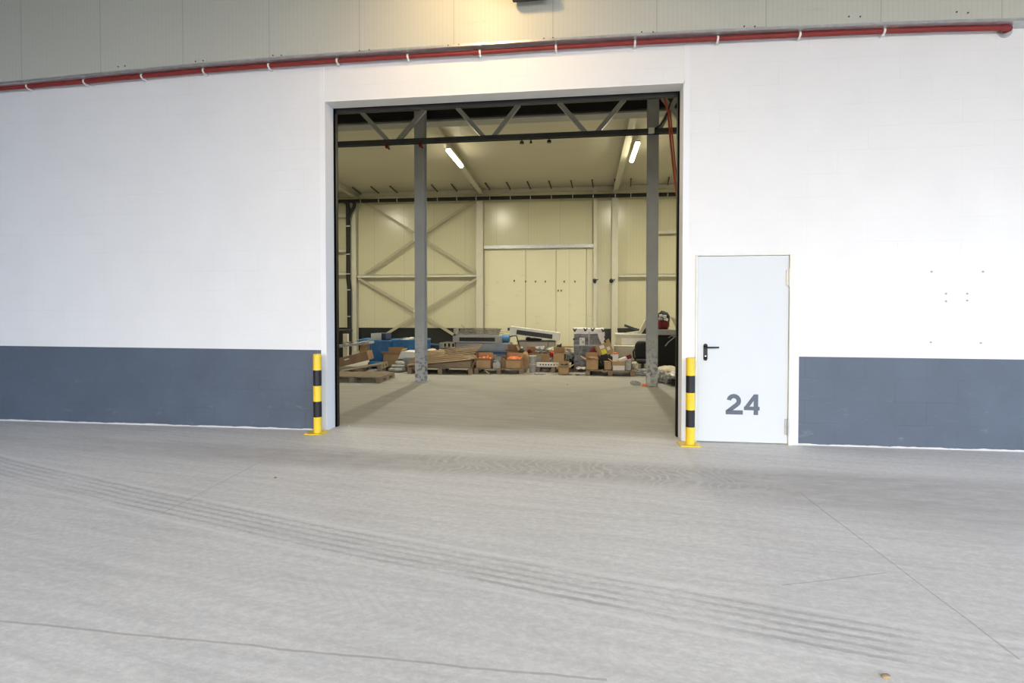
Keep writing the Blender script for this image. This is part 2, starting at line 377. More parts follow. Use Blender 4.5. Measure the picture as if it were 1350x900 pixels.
# ================================================================ STRUCTURE
YF = 6.25; YI = 6.45; YB = 18.5
XL, XR, ZT = -3.133, 1.165, 4.075        # big opening
DL, DR, DT_ = 1.304, 2.348, 2.125        # steel door hole
S(MB().add([(-15.2, -4.7, 0), (13.2, -4.7, 0), (13.2, 19, 0), (-15.2, 19, 0)], [(0, 1, 2, 3)]).build('floor', 'floor'), 'pale dusty concrete floor with tyre tracks')
S(MB().box(-60, 60, -60, -4.7, -.1, -.004).box(13.2, 60, -4.7, 30, -.1, -.004).box(-60, -15.2, -4.7, 30, -.1, -.004).build('ground_added', 'asphalt'), 'dark asphalt ground added out of view to cut bounced light')  # unseen, added dark so less light bounces up the walls

def grid_wall(xs, zs, holes, y0, y1):
    mb = MB(); nx, nz = len(xs) - 1, len(zs) - 1
    solid = lambda i, k: 0 <= i < nx and 0 <= k < nz and (i, k) not in holes
    for i in range(nx):
        for k in range(nz):
            if not solid(i, k): continue
            a, b, c, d = xs[i], xs[i+1], zs[k], zs[k+1]
            mb.add([(a,y0,c),(b,y0,c),(b,y0,d),(a,y0,d)], [(0,1,2,3)]); mb.add([(a,y1,c),(b,y1,c),(b,y1,d),(a,y1,d)], [(3,2,1,0)])
            if not solid(i-1, k): mb.add([(a,y0,c),(a,y1,c),(a,y1,d),(a,y0,d)], [(3,2,1,0)])
            if not solid(i+1, k): mb.add([(b,y0,c),(b,y1,c),(b,y1,d),(b,y0,d)], [(0,1,2,3)])
            if not solid(i, k-1): mb.add([(a,y0,c),(b,y0,c),(b,y1,c),(a,y1,c)], [(3,2,1,0)])
            if not solid(i, k+1): mb.add([(a,y0,d),(b,y0,d),(b,y1,d),(a,y1,d)], [(0,1,2,3)])
    return mb
wall = grid_wall([-15, XL, XR, DL, DR, 13], [0, DT_, ZT, 4.75], {(1, 0), (1, 1), (3, 0)}, YF, YI).build('wall_front', 'facade')
S(wall, 'white painted block wall with a slate blue band along its foot')
# reveals: smooth plastered lining of the big opening
mb = MB()
mb.box(XL - .001, XL + .012, YF - .012, YI + .01, 0, ZT); mb.box(XR - .012, XR + .001, YF - .012, YI + .01, 0, ZT)
mb.box(XL - .001, XR + .001, YF - .012, YI + .01, ZT - .012, ZT + .001)
S(mb.build('trim_1', 'white_paint'), 'smooth white lining around the big opening')
# vertical seams of the corner plaster beside the opening
mb = MB(); mb.box(XL - .062, XL, YF - .006, YF + .01, 0, 4.5); mb.box(XR, XR + .055, YF - .006, YF + .01, 0, 4.5)
S(mb.build('trim_2', 'white_paint'), 'narrow white vertical strips at both sides of the opening')
# wall plugs and scuffs on the right
for k, (px, py) in enumerate([(1228, 358), (1296, 358), (1247, 387), (1275, 387), (1247, 397), (1275, 396), (1227, 451), (1293, 452)]):
    p = onY(px, py, YF); m_ = MB().cyl((p.x, YF - .004, p.z), (p.x, YF + .01, p.z), .011, n=10)
    o = m_.build('wall_plug', 'appliance_grey', wall)
# upper sandwich panel (bottom edge follows the photo), sits proud of the blockwork
YP = 6.10
edge = [(-9.6, 4.40), (-7.54, 4.467), (-5.77, 4.52), (-4.70, 4.55), (-3.635, 4.566), (-2.84, 4.572), (-1.449, 4.577), (-.278, 4.576), (1.114, 4.562), (1.91, 4.548), (2.881, 4.525), (3.913, 4.495), (4.49, 4.468), (6.2, 4.41)]
poly = [(-15, 4.40)] + edge + [(13, 4.41), (13, 5.62), (-15, 5.62)]
S(MB().prism(poly, YP, YP + .10).build('wall_upper', 'upper_panel'), 'ribbed off-white cladding above the block wall')
mb = MB()
for (xa, za), (xb, zb) in zip(edge[:-1], edge[1:]):
    mb.add([(xa,YP-.006,za-.012),(xb,YP-.006,zb-.012),(xb,YP-.006,zb+.012),(xa,YP-.006,za+.012),(xa,YF,za-.012),(xb,YF,zb-.012),(xb,YF,zb+.012),(xa,YF,za+.012)],
           [(0,1,2,3),(4,7,6,5),(0,4,5,1),(3,2,6,7)])
S(mb.build('trim_3', 'galv'), 'grey flashing under the ribbed cladding')
def edge_z(x):
    for (xa, za), (xb, zb) in zip(edge[:-1], edge[1:]):
        if xa <= x <= xb: return za + (zb - za) * (x - xa) / (xb - xa)
    return 4.45
mb = MB()
for px, py in [(156,88),(165,87),(258,81),(268,80),(360,73),(371,73),(474,67),(487,66),(591,60),(605,59),(717,51),(729,50),(846,42.5),(861,42.5),(981,35),(995,35),(1119,22),(1134,22),(1261,16),(1276,17)]:
    p = onY(px, py, YP); mb.cyl((p.x, YP - .008, p.z), (p.x, YP, p.z), .008, n=8)
S(mb.build('trim_4', 'dark_steel'), 'small dark screws along the cladding')
YH0 = -4.3   # rear edge of the added roof and walls
# unseen roof and walls, added to shape the daylight on the facade
S(MB().box(-15, 13, YH0, YP, 5.62, 5.8).build('ceiling_shade', 'shade_board'), 'unseen roof added to shade the top of the facade')  # added: makes the facade darker towards its top
S(MB().box(-15.2, -15, YH0, YI, 0, 5.8).build('wall_shade_left', 'inner_block'), 'unseen side wall added to darken the left')  # added: closes the left side to daylight
S(MB().box(-15, -8, YH0 - .2, YH0, 0, 5.8).build('wall_shade_rear', 'inner_block'), 'unseen rear wall added to block daylight behind the left')  # added: keeps sky light off the left from behind
S(MB().box(13, 13.2, YH0, YI, 3.6, 5.8).build('wall_shade_right', 'shade_board'), 'unseen header added to cut high daylight from the right')  # added: dims the upper right of the facade
# the store behind
ZC0, ZC1 = 5.70, 6.05   # ceiling at the back wall and at the front
zc = lambda Y: ZC0 + (ZC1 - ZC0) * (YB - Y) / (YB - 10.6)
S(MB().box(-12.5, 8.2, YB, YB + .15, 0, 7).build('wall_back', 'inner_panel'), 'cream ribbed back wall of the store with dark foot band')
S(MB().box(-12.65, -12.5, YI, YB + .15, 0, 7).build('wall_store_left', 'inner_side'), 'left wall of the store')
S(MB().box(8.2, 8.35, YI, YB + .15, 0, 7).build('wall_store_right', 'inner_side'), 'right wall of the store')
S(MB().box(-12.5, 8.2, YI - .15, YI - .01, 4.74, 7).build('wall_store_front', 'inner_block'), 'inner face above the opening')
q = []
a0, a1 = zc(YI), zc(YB)
S(MB().add([(-12.65,YI-.1,a0),(8.35,YI-.1,a0),(8.35,YB+.15,a1),(-12.65,YB+.15,a1),(-12.65,YI-.1,a0+.12),(8.35,YI-.1,a0+.12),(8.35,YB+.15,a1+.12),(-12.65,YB+.15,a1+.12)],
           [(0,3,2,1),(4,5,6,7),(0,1,5,4),(1,2,6,5),(2,3,7,6),(3,0,4,7)]).build('ceiling_store', 'ceil_panel'), 'cream ribbed ceiling of the store')
mb = MB().box(-12.5, 8.2, YB - .12, YB, 5.56, 5.70)
S(mb.build('trim_5', 'cream_steel'), 'cream channel where ceiling meets back wall')

# ---------------------------------------------------------------- door 24
d = T('door_1', 'light grey steel door numbered 24 beside the big opening', 'door', ((DL + DR) / 2, YF, 0)); d['kind'] = 'structure'
mb = MB(); mb.box(DL - .004, DL + .016, YF - .016, YI, 0, DT_); mb.box(DR - .042, DR + .004, YF - .018, YI, 0, DT_); mb.box(DL, DR, YF - .014, YI, DT_ - .010, DT_ + .008)
f = mb.build('frame', 'frame_paint', d, .002)
lf = MB().box(DL + .020, DR - .045, YF + .004, YF + .05, .012, DT_ - .014).build('leaf', 'door_paint', d, .003)
MB().box(DL + .045, DL + .048, YF + .001, YF + .01, .03, DT_ - .04).build('edge_fold', 'frame_paint', lf)
for zc_ in (1.86, .20):
    h = MB(); xh = DR - .046
    h.cyl((xh, YF - .020, zc_ - .09), (xh, YF - .020, zc_ + .09), .011, n=12)
    h.cyl((xh, YF - .020, zc_ - .10), (xh, YF - .020, zc_ + .10), .006, n=10)
    h.box(xh - .03, xh, YF - .010, YF + .006, zc_ - .085, zc_ + .085)
    h.build('hinge', 'frame_paint' if zc_ > 1 else 'galv', d, .001, True)
hp = onY(930, 464, YF); hx, hz = hp.x, hp.z
mb = MB(); n_ = 14
for i, (zz, s_) in enumerate(((hz + .075, 1), (hz - .075, -1))): mb.cyl((hx, YF - .006, zz), (hx, YF + .006, zz), .022, n=18)
mb.box(hx - .022, hx + .022, YF - .006, YF + .006, hz - .075, hz + .075)
pl = mb.build('handle_plate', 'black', d, .001)
hd = MB().cyl((hx, YF - .05, hz + .055), (hx, YF, hz + .055), .011, n=14).tube([(hx - .008, YF - .05, hz + .055), (hx + .03, YF - .052, hz + .056), (hx + .135, YF - .048, hz + .057)], .0095, 12).build('handle', 'black', d, 0, True)
MB().cyl((hx, YF - .010, hz - .045), (hx, YF - .004, hz - .045), .009, n=12).build('lock_cylinder', 'galv', pl, 0, True)
# numerals 2 and 4 in bold rounded-geometric strokes
def stroke(pts, wd, y0, y1):
    mb = MB(); L, Rr = [], []
    P_ = [Vector(p) for p in pts]
    for i, p in enumerate(P_):
        if i == 0: dn = (P_[1] - p).normalized()
        elif i == len(P_) - 1: dn = (p - P_[-2]).normalized()
        else: dn = ((p - P_[i-1]).normalized() + (P_[i+1] - p).normalized()).normalized()
        nn = Vector((-dn.y, dn.x)); L.append(p + nn * wd / 2); Rr.append(p - nn * wd / 2)
    for i in range(len(P_) - 1):
        mb.prism([tuple(L[i]), tuple(L[i+1]), tuple(Rr[i+1]), tuple(Rr[i])], y0, y1)
    return mb
a = onY(957, 519, YF); b_ = onY(1000.5, 547, YF); zB, zT_ = b_.z, a.z; Hh = zT_ - zB; x2 = a.x
W2 = .185; sw = .048; y0, y1 = YF + .0015, YF + .005
cx, cz, rr = x2 + W2 * .47, zT_ - .078, .078 - sw / 2
arc = [(cx + rr * math.cos(R(q_)), cz + rr * math.sin(R(q_))) for q_ in range(172, -50, -12)]; q_end = -44
mb = stroke(arc, sw, y0, y1)
ea = R(q_end); co, si = math.cos(ea), math.sin(ea)
mb.prism([(cx + (rr - sw/2) * co, cz + (rr - sw/2) * si), (x2, zB + sw * .9), (x2 + .072, zB + sw * .9), (cx + (rr + sw/2) * co, cz + (rr + sw/2) * si)], y0 - .0001, y1)
mb.prism([(x2, zB), (x2 + W2, zB), (x2 + W2, zB + sw), (x2, zB + sw)], y0 - .0001, y1)
mb.build('digit', 'slate', lf)
x4 = x2 + W2 + .012; W4 = b_.x - x4 + .008
mb = MB(); vx = x4 + W4 * .62
mb.prism([(vx, zB), (vx + sw, zB), (vx + sw, zT_), (vx, zT_)], y0, y1)
mb.prism([(x4, zB + .052), (x4 + W4, zB + .052), (x4 + W4, zB + .052 + sw * .85), (x4, zB + .052 + sw * .85)], y0 - .0001, y1)
mb.prism([(x4, zB + .08), (x4 + .05, zB + .08), (vx + sw, zT_), (vx + .002, zT_)], y0 - .0002, y1)
mb.build('digit', 'slate', lf)

# ---------------------------------------------------------------- roller shutter of the big opening (rolled up)
d = T('door_2', 'rolled up roller shutter with black side guides in the big opening', 'door', ((XL + XR) / 2, YI + .06, 0)); d['kind'] = 'structure'
for s_, xx in ((1, XL), (-1, XR)):
    mb = MB(); x_in = xx + s_ * .030; mb.box(xx - s_ * .09, x_in, YI + .012, YI + .03, 0, 4.15); mb.box(x_in - s_ * .012, x_in, YI + .012, YI + .10, 0, 4.15); mb.box(xx - s_ * .05, x_in, YI + .09, YI + .10, 0, 4.15)
    mb.build('guide', 'black', d)
mb = MB(); mb.box(XL - .02, XR + .02, YI + .045, YI + .075, 4.02, 4.10)
for k in range(6): mb.cyl((XL - .02, YI + .06, 4.12 + k * .07), (XR + .02, YI + .06, 4.12 + k * .07), .036, n=10)
mb.build('curtain', 'black', d)
MB().cyl((XL - .1, YI + .28, 4.62), (XR + .1, YI + .28, 4.62), .2, n=24).build('roll', 'dark_steel', d, 0, True)
# ---------------------------------------------------------------- back sliding door
d = T('door_3', 'wide cream sliding door under a shiny rail in the back wall', 'door', (onY(711, 380, YB).x, YB, 0)); d['kind'] = 'structure'
x0, x1, _, zt = span(639, 783, 325, 470, YB - .06); x0, x1 = onY(639, 325, YB-.06).x, onY(783, 323, YB-.06).x
xs = [x0] + [onY(p, 400, YB - .06).x for p in (693, 733, 773)] + [x1]
for a_, b2 in zip(xs[:-1], xs[1:]):
    MB().box(a_ + .008, b2 - .008, YB - .07, YB, .02, 3.66).build('panel', 'sliding_door', d, .004)
zr = onY(711, 324.5, YB - .15).z
mb = MB().box(x0 - .02, x1, YB - .17, YB - .02, zr - .055, zr + .055); mb.box(x0 - .02, x1, YB - .18, YB - .165, zr - .07, zr - .045)
mb.build('rail', 'galv', d, .006)
mb = MB()
for px, py in ((678,370),(693,371),(706,371),(719,371),(744,371),(758,371),(736,383),(740,383)):
    p = onY(px, py, YB - .07); mb.box(p.x - .02, p.x + .02, YB - .10, YB - .06, p.z - .03, p.z + .03)
mb.build('bracket', 'dark_steel', d)

# ================================================================ BOLLARDS
def bollard(px, py, ytop, label, tall=0):
    p = onZ(px, py); p.y = 6.105
    t_ = T('bollard', label, 'bollard', (p.x, p.y, 0), 'striped bollards at the opening')
    H_ = onY(px, ytop, p.y).z; r = .049; seg = (H_ - .012) / 5
    MB().box(p.x - .125, p.x + .10, p.y - .105, p.y + .115, 0, .012).build('base_plate', 'yellow', t_, .003)
    for k in range(5):
        a_, b2 = .012 + seg * k, .012 + seg * (k + 1)
        mb = MB().cyl((p.x, p.y, a_), (p.x, p.y, b2), r, n=32)
        mb.build('band', 'yellow' if k % 2 == 0 else 'hazard_black', t_, 0, True)['label'] = 'yellow band' if k % 2 == 0 else 'black band'
    MB().cyl((p.x, p.y, H_), (p.x, p.y, H_ + .006), r + .001, r - .006, 32).build('cap', 'yellow', t_, 0, True)
    for i, j in ((-1, -1), (1, -1), (-1, 1), (1, 1)):
        b0 = (p.x - .0125 + i * .09, p.y + .005 + j * .088)
        MB().cyl((b0[0], b0[1], .012), (b0[0], b0[1], .022), .011, n=6).build('bolt', 'galv', t_)
bollard(418.5, 571, 467, 'yellow and black bollard at the opening, in front of the slate band')
bollard(910, 586.5, 472, 'yellow and black bollard standing between the opening and door 24')

# ================================================================ RED PIPE
pc = [(-60, 122.5), (0, 116.8), (112, 107.6), (188, 100.5), (269, 93.2), (355, 86.6), (445, 80.2), (538, 74.3), (633, 68.8), (733, 62.2), (837, 56.2), (946, 50.9), (1054, 45.7), (1165, 41), (1250, 38.2), (1322, 36.8)]
pipe = T('sprinkler_pipe', 'long dark red pipe clipped under the ribbed cladding', 'pipe', onY(633, 68, 6.185))
pts = [onY(x, y, 6.185) for x, y in pc]
MB().tube(pts, .027, 14).build('pipe_run', 'red_paint', pipe, 0, True)
for x, y in ((633 - 6, 69),): 
    p = onY(x, y, 6.185); MB().cyl(p - Vector((.03, 0, 0)), p + Vector((.03, 0, 0)), .033, n=16).build('coupling', 'red_paint', pipe, 0, True)
e = pts[-1]
MB().tube([e + Vector((-.02, 0, 0)), e + Vector((.03, 0, 0)), e + Vector((.055, .01, -.002)), e + Vector((.06, .064, -.004))], .031, 14).cyl(e + Vector((.056, .02, 0)), e + Vector((.056, .005, 0)), .042, n=18).build('elbow', 'red_paint', pipe, 0, True)
MB().cyl(e + Vector((.06, .050, -.006)), e + Vector((.06, .062, -.006)), .07, n=20).build('wall_flange', 'galv', pipe, 0, True)
for x, y in [q_ for q_ in pc if q_[0] in (112, 188, 269, 355, 445, 538, 633, 733, 837, 946, 1054, 1165)] + [(37, 113.9)]:
    p = onY(x, y, 6.185)
    mb = MB().cyl(p - Vector((.011, 0, 0)), p + Vector((.011, 0, 0)), .0305, n=16); mb.box(p.x - .011, p.x + .011, 6.185, YF, p.z - .045, p.z - .024)
    mb.build('clip', 'white_plastic', pipe, 0, True)

# ================================================================ FLOODLIGHT over the opening (its underside just shows)
a_, b2 = onY(676, 3, 6.02), onY(722, 1.5, 6.02)
fl = T('floodlight', 'dark floodlight box on the cladding above the opening', 'floodlight', (a_.x + .18, 5.98, a_.z))
fx0, fx1, fz = a_.x, b2.x, (a_.z + b2.z) / 2
mb = MB().box(fx0, fx1, 5.86, 6.02, fz, fz + .24); mb.build('housing', 'black', fl, .01)
MB().box(fx0 + .05, fx1 - .05, 6.02, YP, fz + .06, fz + .18).build('bracket', 'black', fl)
ld = bpy.data.lights.new('flood_lamp', 'SPOT'); ld.energy = FLOOD; ld.color = (1, .68, .30); ld.shadow_soft_size = .12; ld.spot_size = R(165); ld.spot_blend = 1
lo = bpy.data.objects.new('lamp', ld); C.objects.link(lo); lo.parent = fl; lo.location = Vector((fx0 - .45, 4.75, fz + .42)) - fl.location
lo.rotation_euler = (R(50), 0, 0)

# ================================================================ STORE STEELWORK
def hbeam(mb, x, y, z0, z1, s=.2, t_=.014):
    mb.box(x - s/2, x + s/2, y - s/2, y - s/2 + t_, z0, z1); mb.box(x - s/2, x + s/2, y + s/2 - t_, y + s/2, z0, z1)
    mb.box(x - .008, x + .008, y - s/2 + t_, y + s/2 - t_, z0, z1)
YC = 10.72
for px, lab in ((553.5, 'chipped grey steel column inside the opening, nearer the blue crates'), (860, 'grey steel column inside the opening with a fire-resistant foot, nearer door 24')):
    x = onY(px, 505, YC - .1).x
    lab = lab.replace(' with a fire-resistant foot', '')
    t_ = T('steel_column', lab, 'column', (x, YC, 0), 'steel columns carrying the lattice girder')
    mb = MB(); hbeam(mb, x, YC, .02, zc(YC), .205); mb.build('shaft', 'column', t_)
    if px > 600: MB().box(x - .09, x + .11, YC - .118, YC + .10, .0, .02).build('base_plate', 'grey_steel', t_); MB().blob((x, YC - .13, .1), .09, .03, .10, .1, 2, 3, .9, 16, 8).build('mortar_lump', 'grey_sack', t_, 0, True)
    else: MB().box(x - .16, x + .16, YC - .16, YC + .16, 0, .02).build('base_plate', 'grey_steel', t_)
# lattice girder in front of the columns
YT = 10.50
tr = T('lattice_girder', 'dark lattice girder spanning the store behind the opening', 'girder', (-1, YT, 4.95))
zch = lambda px, py: onY(px, py, YT).z
zb = (zch(470, 187.5) + zch(880, 175)) / 2
mb = MB(); mb.box(-8, 5, YT - .06, YT + .05, zb - .045, zb + .045); mb.box(-8, 5, YT - .005, YT + .005, zb - .06, zb + .05); mb.build('bottom_chord', 'dark_steel', tr)
zt = (zch(560, 144) + zch(870, 128)) / 2
mb = MB(); mb.box(-8, 5, YT - .06, YT + .05, zt - .01, zt + .09); mb.build('top_chord', 'dark_steel', tr)
dg = [((477,149),(512,186)), ((560,147),(525,185)), ((603,145),(638,181)), ((684,141),(651,180)), ((737,138),(772,176)), ((823,134),(787,174.5)), ((874,131),(905,172)), ((893,130),(882,150)), ((393,153),(366,190)),((340,157),(375,190)),((955,130),(925,168))]
for (ax, ay), (bx, by) in dg:
    if (bx, by) == (882, 150): continue
    p, q_ = onY(ax, ay, YT), onY(bx, by, YT)
    p.z = zt - .01; q_.z = zb + .03
    MB().bar(p + Vector((0, -.0, 0)), q_, .085, .07).build('diagonal', 'grey_steel', tr)
p, q_ = onY(893, 130, YT), onY(868, 172, YT); p.z = zt; q_.z = zb
MB().bar(p, q_, .085, .05).build('diagonal', 'grey_steel', tr)
# little dark lamps and hooks under the chord
for px, py, w_, lab in ((688, 185, .045, 'leftmost of the three small black fixtures under the lattice girder'), (700, 185, .025, 'slim middle one of the three small black fixtures under the lattice girder'), (724, 184, .045, 'rightmost of the three small black fixtures under the lattice girder')):
    p = onY(px, py, YT)
    tag(MB().cyl((p.x, YT, zb - .03 - .10), (p.x, YT, zb - .09), w_, w_ * .9, 14).cyl((p.x, YT, zb - .10), (p.x, YT, zb - .044), .012, n=8).build('chord_fixture', 'black', None, 0, True),
        lab, 'fixture', 'small fixtures under the girder')
for px, py, lab in ((511, 190, 'dark red clamp under the girder, left of the chipped column'), (555, 189, 'dark red clamp under the girder at the chipped column')):
    p = onY(px, py, YT)
    tag(MB().box(p.x - .035, p.x + .03, YT - .05, YT + .03, zb - .115, zb - .045).bar((p.x - .02, YT, zb - .06), (p.x + .04, YT, zb - .14), .03, .03).build('beam_clamp', 'dark_red'),
        lab, 'clamp', 'clamps under the girder')
# dark closed strip above, behind the girder, with a pale flange
zlo = (onY(500, 163, 11.0).z + onY(800, 149, 11.0).z) / 2
bm_ = T('boxed_beam', 'black boxed beam at the ceiling behind the lattice girder', 'beam', (-2, 11.05, zlo))
MB().box(-8.5, 5.6, 10.85, 11.25, zlo, zc(11) - .005).build('casing', 'void_black', bm_)
mb = MB().box(-8.5, 5.6, 10.93, 11.27, zlo - .035, zlo); mb.build('flange', 'grey_steel', bm_)
# white junction box and drop cable at the right column
p = onY(859, 172, YT - .07)
tag(MB().box(p.x - .06, p.x + .05, YT - .10, YT - .062, p.z - .06, p.z + .05).build('junction_box', 'white_plastic', None, .006), 'small white junction box on the girder at the column nearer door 24', 'junction box')
tag(MB().tube([onY(863,170,YT-.08), onY(869,166,YT-.10), onY(876,158,YT-.1), onY(880,148,YT-.1), onY(884,135,YT-.1)], .013, 8).build('drop_cable', 'rubber', None, 0, True), 'thin black cable rising from the white junction box', 'cable')
hp_ = [(874,122),(877,132),(880,145),(881,150),(884,185),(887,215),(890,240),(893,262),(895,285),(898,305)]
tag(MB().tube([onY(x, y, 10.40) for x, y in hp_], .021, 10).tube([onY(x + 3, y, 10.40) for x, y in hp_[2:]], .014, 8).build('hanging_hose', 'hose_red', None, 0, True), 'red hose hanging down beside the right edge of the opening', 'hose')
# rafters
xr = [onY(636, 255, YB).x, onY(811, 250, YB).x]; gap = xr[1] - xr[0]
for k, (x, lab) in enumerate(((xr[0] - gap, 'cream ceiling rafter at the far left of the store'), (xr[0], 'cream ceiling rafter above the door rail side of the bracing'), (xr[1], 'cream ceiling rafter nearer the side of door 24'))):
    mb = MB()
    for (w_, o0, o1) in ((.17, .20, .186), (.012, .186, 0), ):
        ya, yb = YI + .6, YB - .13
        mb.add([(x-w_/2,ya,zc(ya)-o0),(x+w_/2,ya,zc(ya)-o0),(x+w_/2,yb,zc(yb)-o0),(x-w_/2,yb,zc(yb)-o0),(x-w_/2,ya,zc(ya)-o1),(x+w_/2,ya,zc(ya)-o1),(x+w_/2,yb,zc(yb)-o1),(x-w_/2,yb,zc(yb)-o1)],
               [(0,3,2,1),(4,5,6,7),(0,1,5,4),(1,2,6,5),(2,3,7,6),(3,0,4,7)])
    tag(mb.build('ceiling_rafter', 'cream_steel'), lab, 'rafter', 'rafters under the store ceiling')
# fluorescent fittings
def fitting(x, y, lab, on=True):
    z = zc(y) - .33
    t_ = T('tube_light', lab, 'ceiling light', (x, y, z), 'fluorescent lights under the store ceiling')
    mb = MB().box(x - .055, x + .055, y - .78, y + .78, z + .035, z + .075); mb.build('housing', 'offwhite', t_, .008)
    for dy in (-.5, .5): MB().cyl((x, y + dy, z + .07), (x, y + dy, zc(y + dy)), .008, n=8).build('hanger', 'galv', t_)
    al = bpy.data.lights.new('tube_lamp', 'AREA'); al.shape = 'RECTANGLE'; al.size = .10; al.size_y = 1.45; al.energy = TUBE_W; al.color = (1.0, .94, .73)
    ao = bpy.data.objects.new('lamp', al); C.objects.link(ao); ao.parent = t_; ao.location = (0, 0, -.062)
    mb = MB().tube([(x, y - .75, z), (x, y + .75, z)], .058, 14); mb.build('diffuser', 'tube_glow', t_, 0, True)
def mid_on(px, py):
    """place the middle of a fitting under the sloping ceiling"""
    y = 14.5
    for _ in range(12): y = onZ(px, py, zc(y) - .33).y
    return onZ(px, py, zc(y) - .33)
for (px, py, lab) in ((600, 209, 'lit fluorescent tube light seen left of the opening centre'), (836.5, 201, 'lit fluorescent tube light seen beside the column nearer door 24')):
    p = mid_on(px, py); fitting(p.x, p.y, lab)
fitting(-8.0, 14.2, 'lit tube light in the far left bay, behind the wall'); fitting(5.6, 14.2, 'lit tube light in the far right bay, behind the wall')

# back wall frame: columns, rails, double cross brace
YW = YB - .13
def wcol(px, lab, w_=.17, top=5.56):
    x = onY(px, 350, YW).x
    mb = MB(); mb.box(x - w_/2, x + w_/2, YW - .1, YW - .085, 0, top); mb.box(x - .01, x + .01, YW - .085, YW + .1, 0, top); mb.box(x - w_/2, x + w_/2, YW + .085, YW + .1, 0, top)
    tag(mb.build('wall_column', 'cream_steel'), lab, 'column', 'cream columns on the back wall'); return x
xa = wcol(467.2, 'cream column on the back wall beside the black downpipe', .21)
xb = wcol(633, 'cream column on the back wall between bracing and sliding door', .24)
xc = wcol(784.5, 'slim cream post at the shiny rail end of the sliding door', .11)
xd = wcol(810.5, 'cream column on the back wall beyond the slim door post', .21)
br = T('cross_brace', 'cream double cross brace between two columns of the back wall', 'brace', ((xa + xb) / 2, YW, .3))
def brace_bar(a_, b2, w_=.09):
    MB().bar(onY(*a_, YW - .02), onY(*b2, YW - .02), w_, .05).build('brace_bar', 'brace_steel', br)
brace_bar((481, 267), (553, 312)); brace_bar((626, 264), (553, 312)); brace_bar((553, 312), (481, 361)); brace_bar((553, 312), (629, 360))
brace_bar((473, 367), (553, 413)); brace_bar((629, 367), (553, 413)); brace_bar((553, 413), (508, 441)); brace_bar((553, 413), (598, 441))
for q_ in ((553, 312), (553, 413)):
    p = onY(*q_, YW - .03); MB().box(p.x - .22, p.x + .22, YW - .055, YW - .03, p.z - .14, p.z + .14).build('gusset', 'cream_steel', br)
def rail(px0, px1, py, lab, h_=.11, name='wall_rail'):
    a_, b2 = onY(px0, py, YW), onY(px1, py, YW)
    mb = MB().box(a_.x, b2.x, YW - .03, YW + .07, a_.z - h_/2, a_.z + h_/2); mb.box(a_.x, b2.x, YW - .06, YW - .03, a_.z + h_/2 - .012, a_.z + h_/2); mb.box(a_.x, b2.x, YW - .06, YW - .03, a_.z - h_/2, a_.z - h_/2 + .012)
    n = max(1, int((b2.x - a_.x) / 1.3))
    for k in range(n): xx = a_.x + (k + .5) * (b2.x - a_.x) / n; mb.box(xx - .02, xx + .02, YW - .05, YW - .01, a_.z + h_/2, a_.z + h_/2 + .05)
    tag(mb.build(name, 'cream_steel'), lab, 'rail', 'cream rails on the back wall')
rail(471, 629, 364, 'cream horizontal rail crossing the middle of the cross brace')
rail(815, 960, 363, 'cream rail at door height, behind the column nearer door 24')
rail(868, 960, 305.5, 'cream upper rail between that column and the edge of the opening', .13)
for py, lab in ((286, 'topmost cream rail left of the black downpipe'), (331, 'cream rail left of the black downpipe, second from top'), (361, 'lowest cream rail left of the black downpipe')):
    rail(380, 463, py, lab, .12)
# black pipe along the back wall and down at the left
yb_ = YW - .22
pa, pb = onY(445, 265.5, yb_), onY(890, 256, yb_); pz = (pa.z + pb.z) / 2; xdp = onY(458.5, 350, yb_).x
bp = T('black_pipe', 'black pipe running along the top of the back wall and down its left end', 'pipe', (xdp, yb_, 0))
sl_ = (pb.z - pa.z) / (pb.x - pa.x); zz = lambda x: pa.z + sl_ * (x - pa.x)
MB().tube([(-12.3, yb_, zz(-12.3)), (pa.x, yb_, pa.z), (7.9, yb_, zz(7.9))], .062, 12).build('main_run', 'rubber', bp, 0, True)
dp = MB().tube([(xdp - .12, yb_, zz(xdp)), (xdp, yb_, zz(xdp) - .05), (xdp + .02, yb_, zz(xdp) - .2), (xdp + .02, yb_, 2.6), (xdp + .05, yb_, 2.3), (xdp + .05, yb_, .2)], .075, 12)
dp.tube([(xdp + .28, yb_, zz(xdp)), (xdp + .24, yb_, zz(xdp) - .22), (xdp + .1, yb_, zz(xdp) - .42), (xdp + .04, yb_, zz(xdp) - .6)], .06, 10); dp.build('down_pipe', 'rubber', bp, 0, True)
for py in (298, 335, 361, 382, 417):
    p = onY(459, py, yb_ - .06); MB().box(xdp - .07, xdp + .12, yb_ - .095, yb_ - .075, p.z - .02, p.z + .02).build('pipe_strap', 'galv', bp)
for px in (476, 499.6, 524, 577, 602.6, 628, 646, 673, 699.5, 727, 755, 782, 811, 831.5, 880):
    x = onY(px, 258, yb_).x; z = zz(x)
    mb = MB().cyl((x, yb_, z + .04), (x, yb_, 5.60), .010, n=6).cyl((x - .012, yb_, z), (x + .012, yb_, z), .066, n=12)
    mb.build('pipe_hanger', 'galv', bp)
    MB().bar((x, yb_, 5.62), (x - .05, yb_ - .62, zc(yb_ - .62) - .03), .035, .035, (0, 0, 1)).build('hanger_bracket', 'dark_steel', bp)
for px in (658,): 
    tag(MB().tube([onY(625, 256, yb_), onY(640, 257, yb_ - .1), onY(656, 257, yb_ - .1), onY(667, 253, yb_ - .1)], .010, 6).build('loose_cable', 'appliance_grey', None, 0, True), 'loose grey cable sagging at the top of the back wall above the sliding door', 'cable')
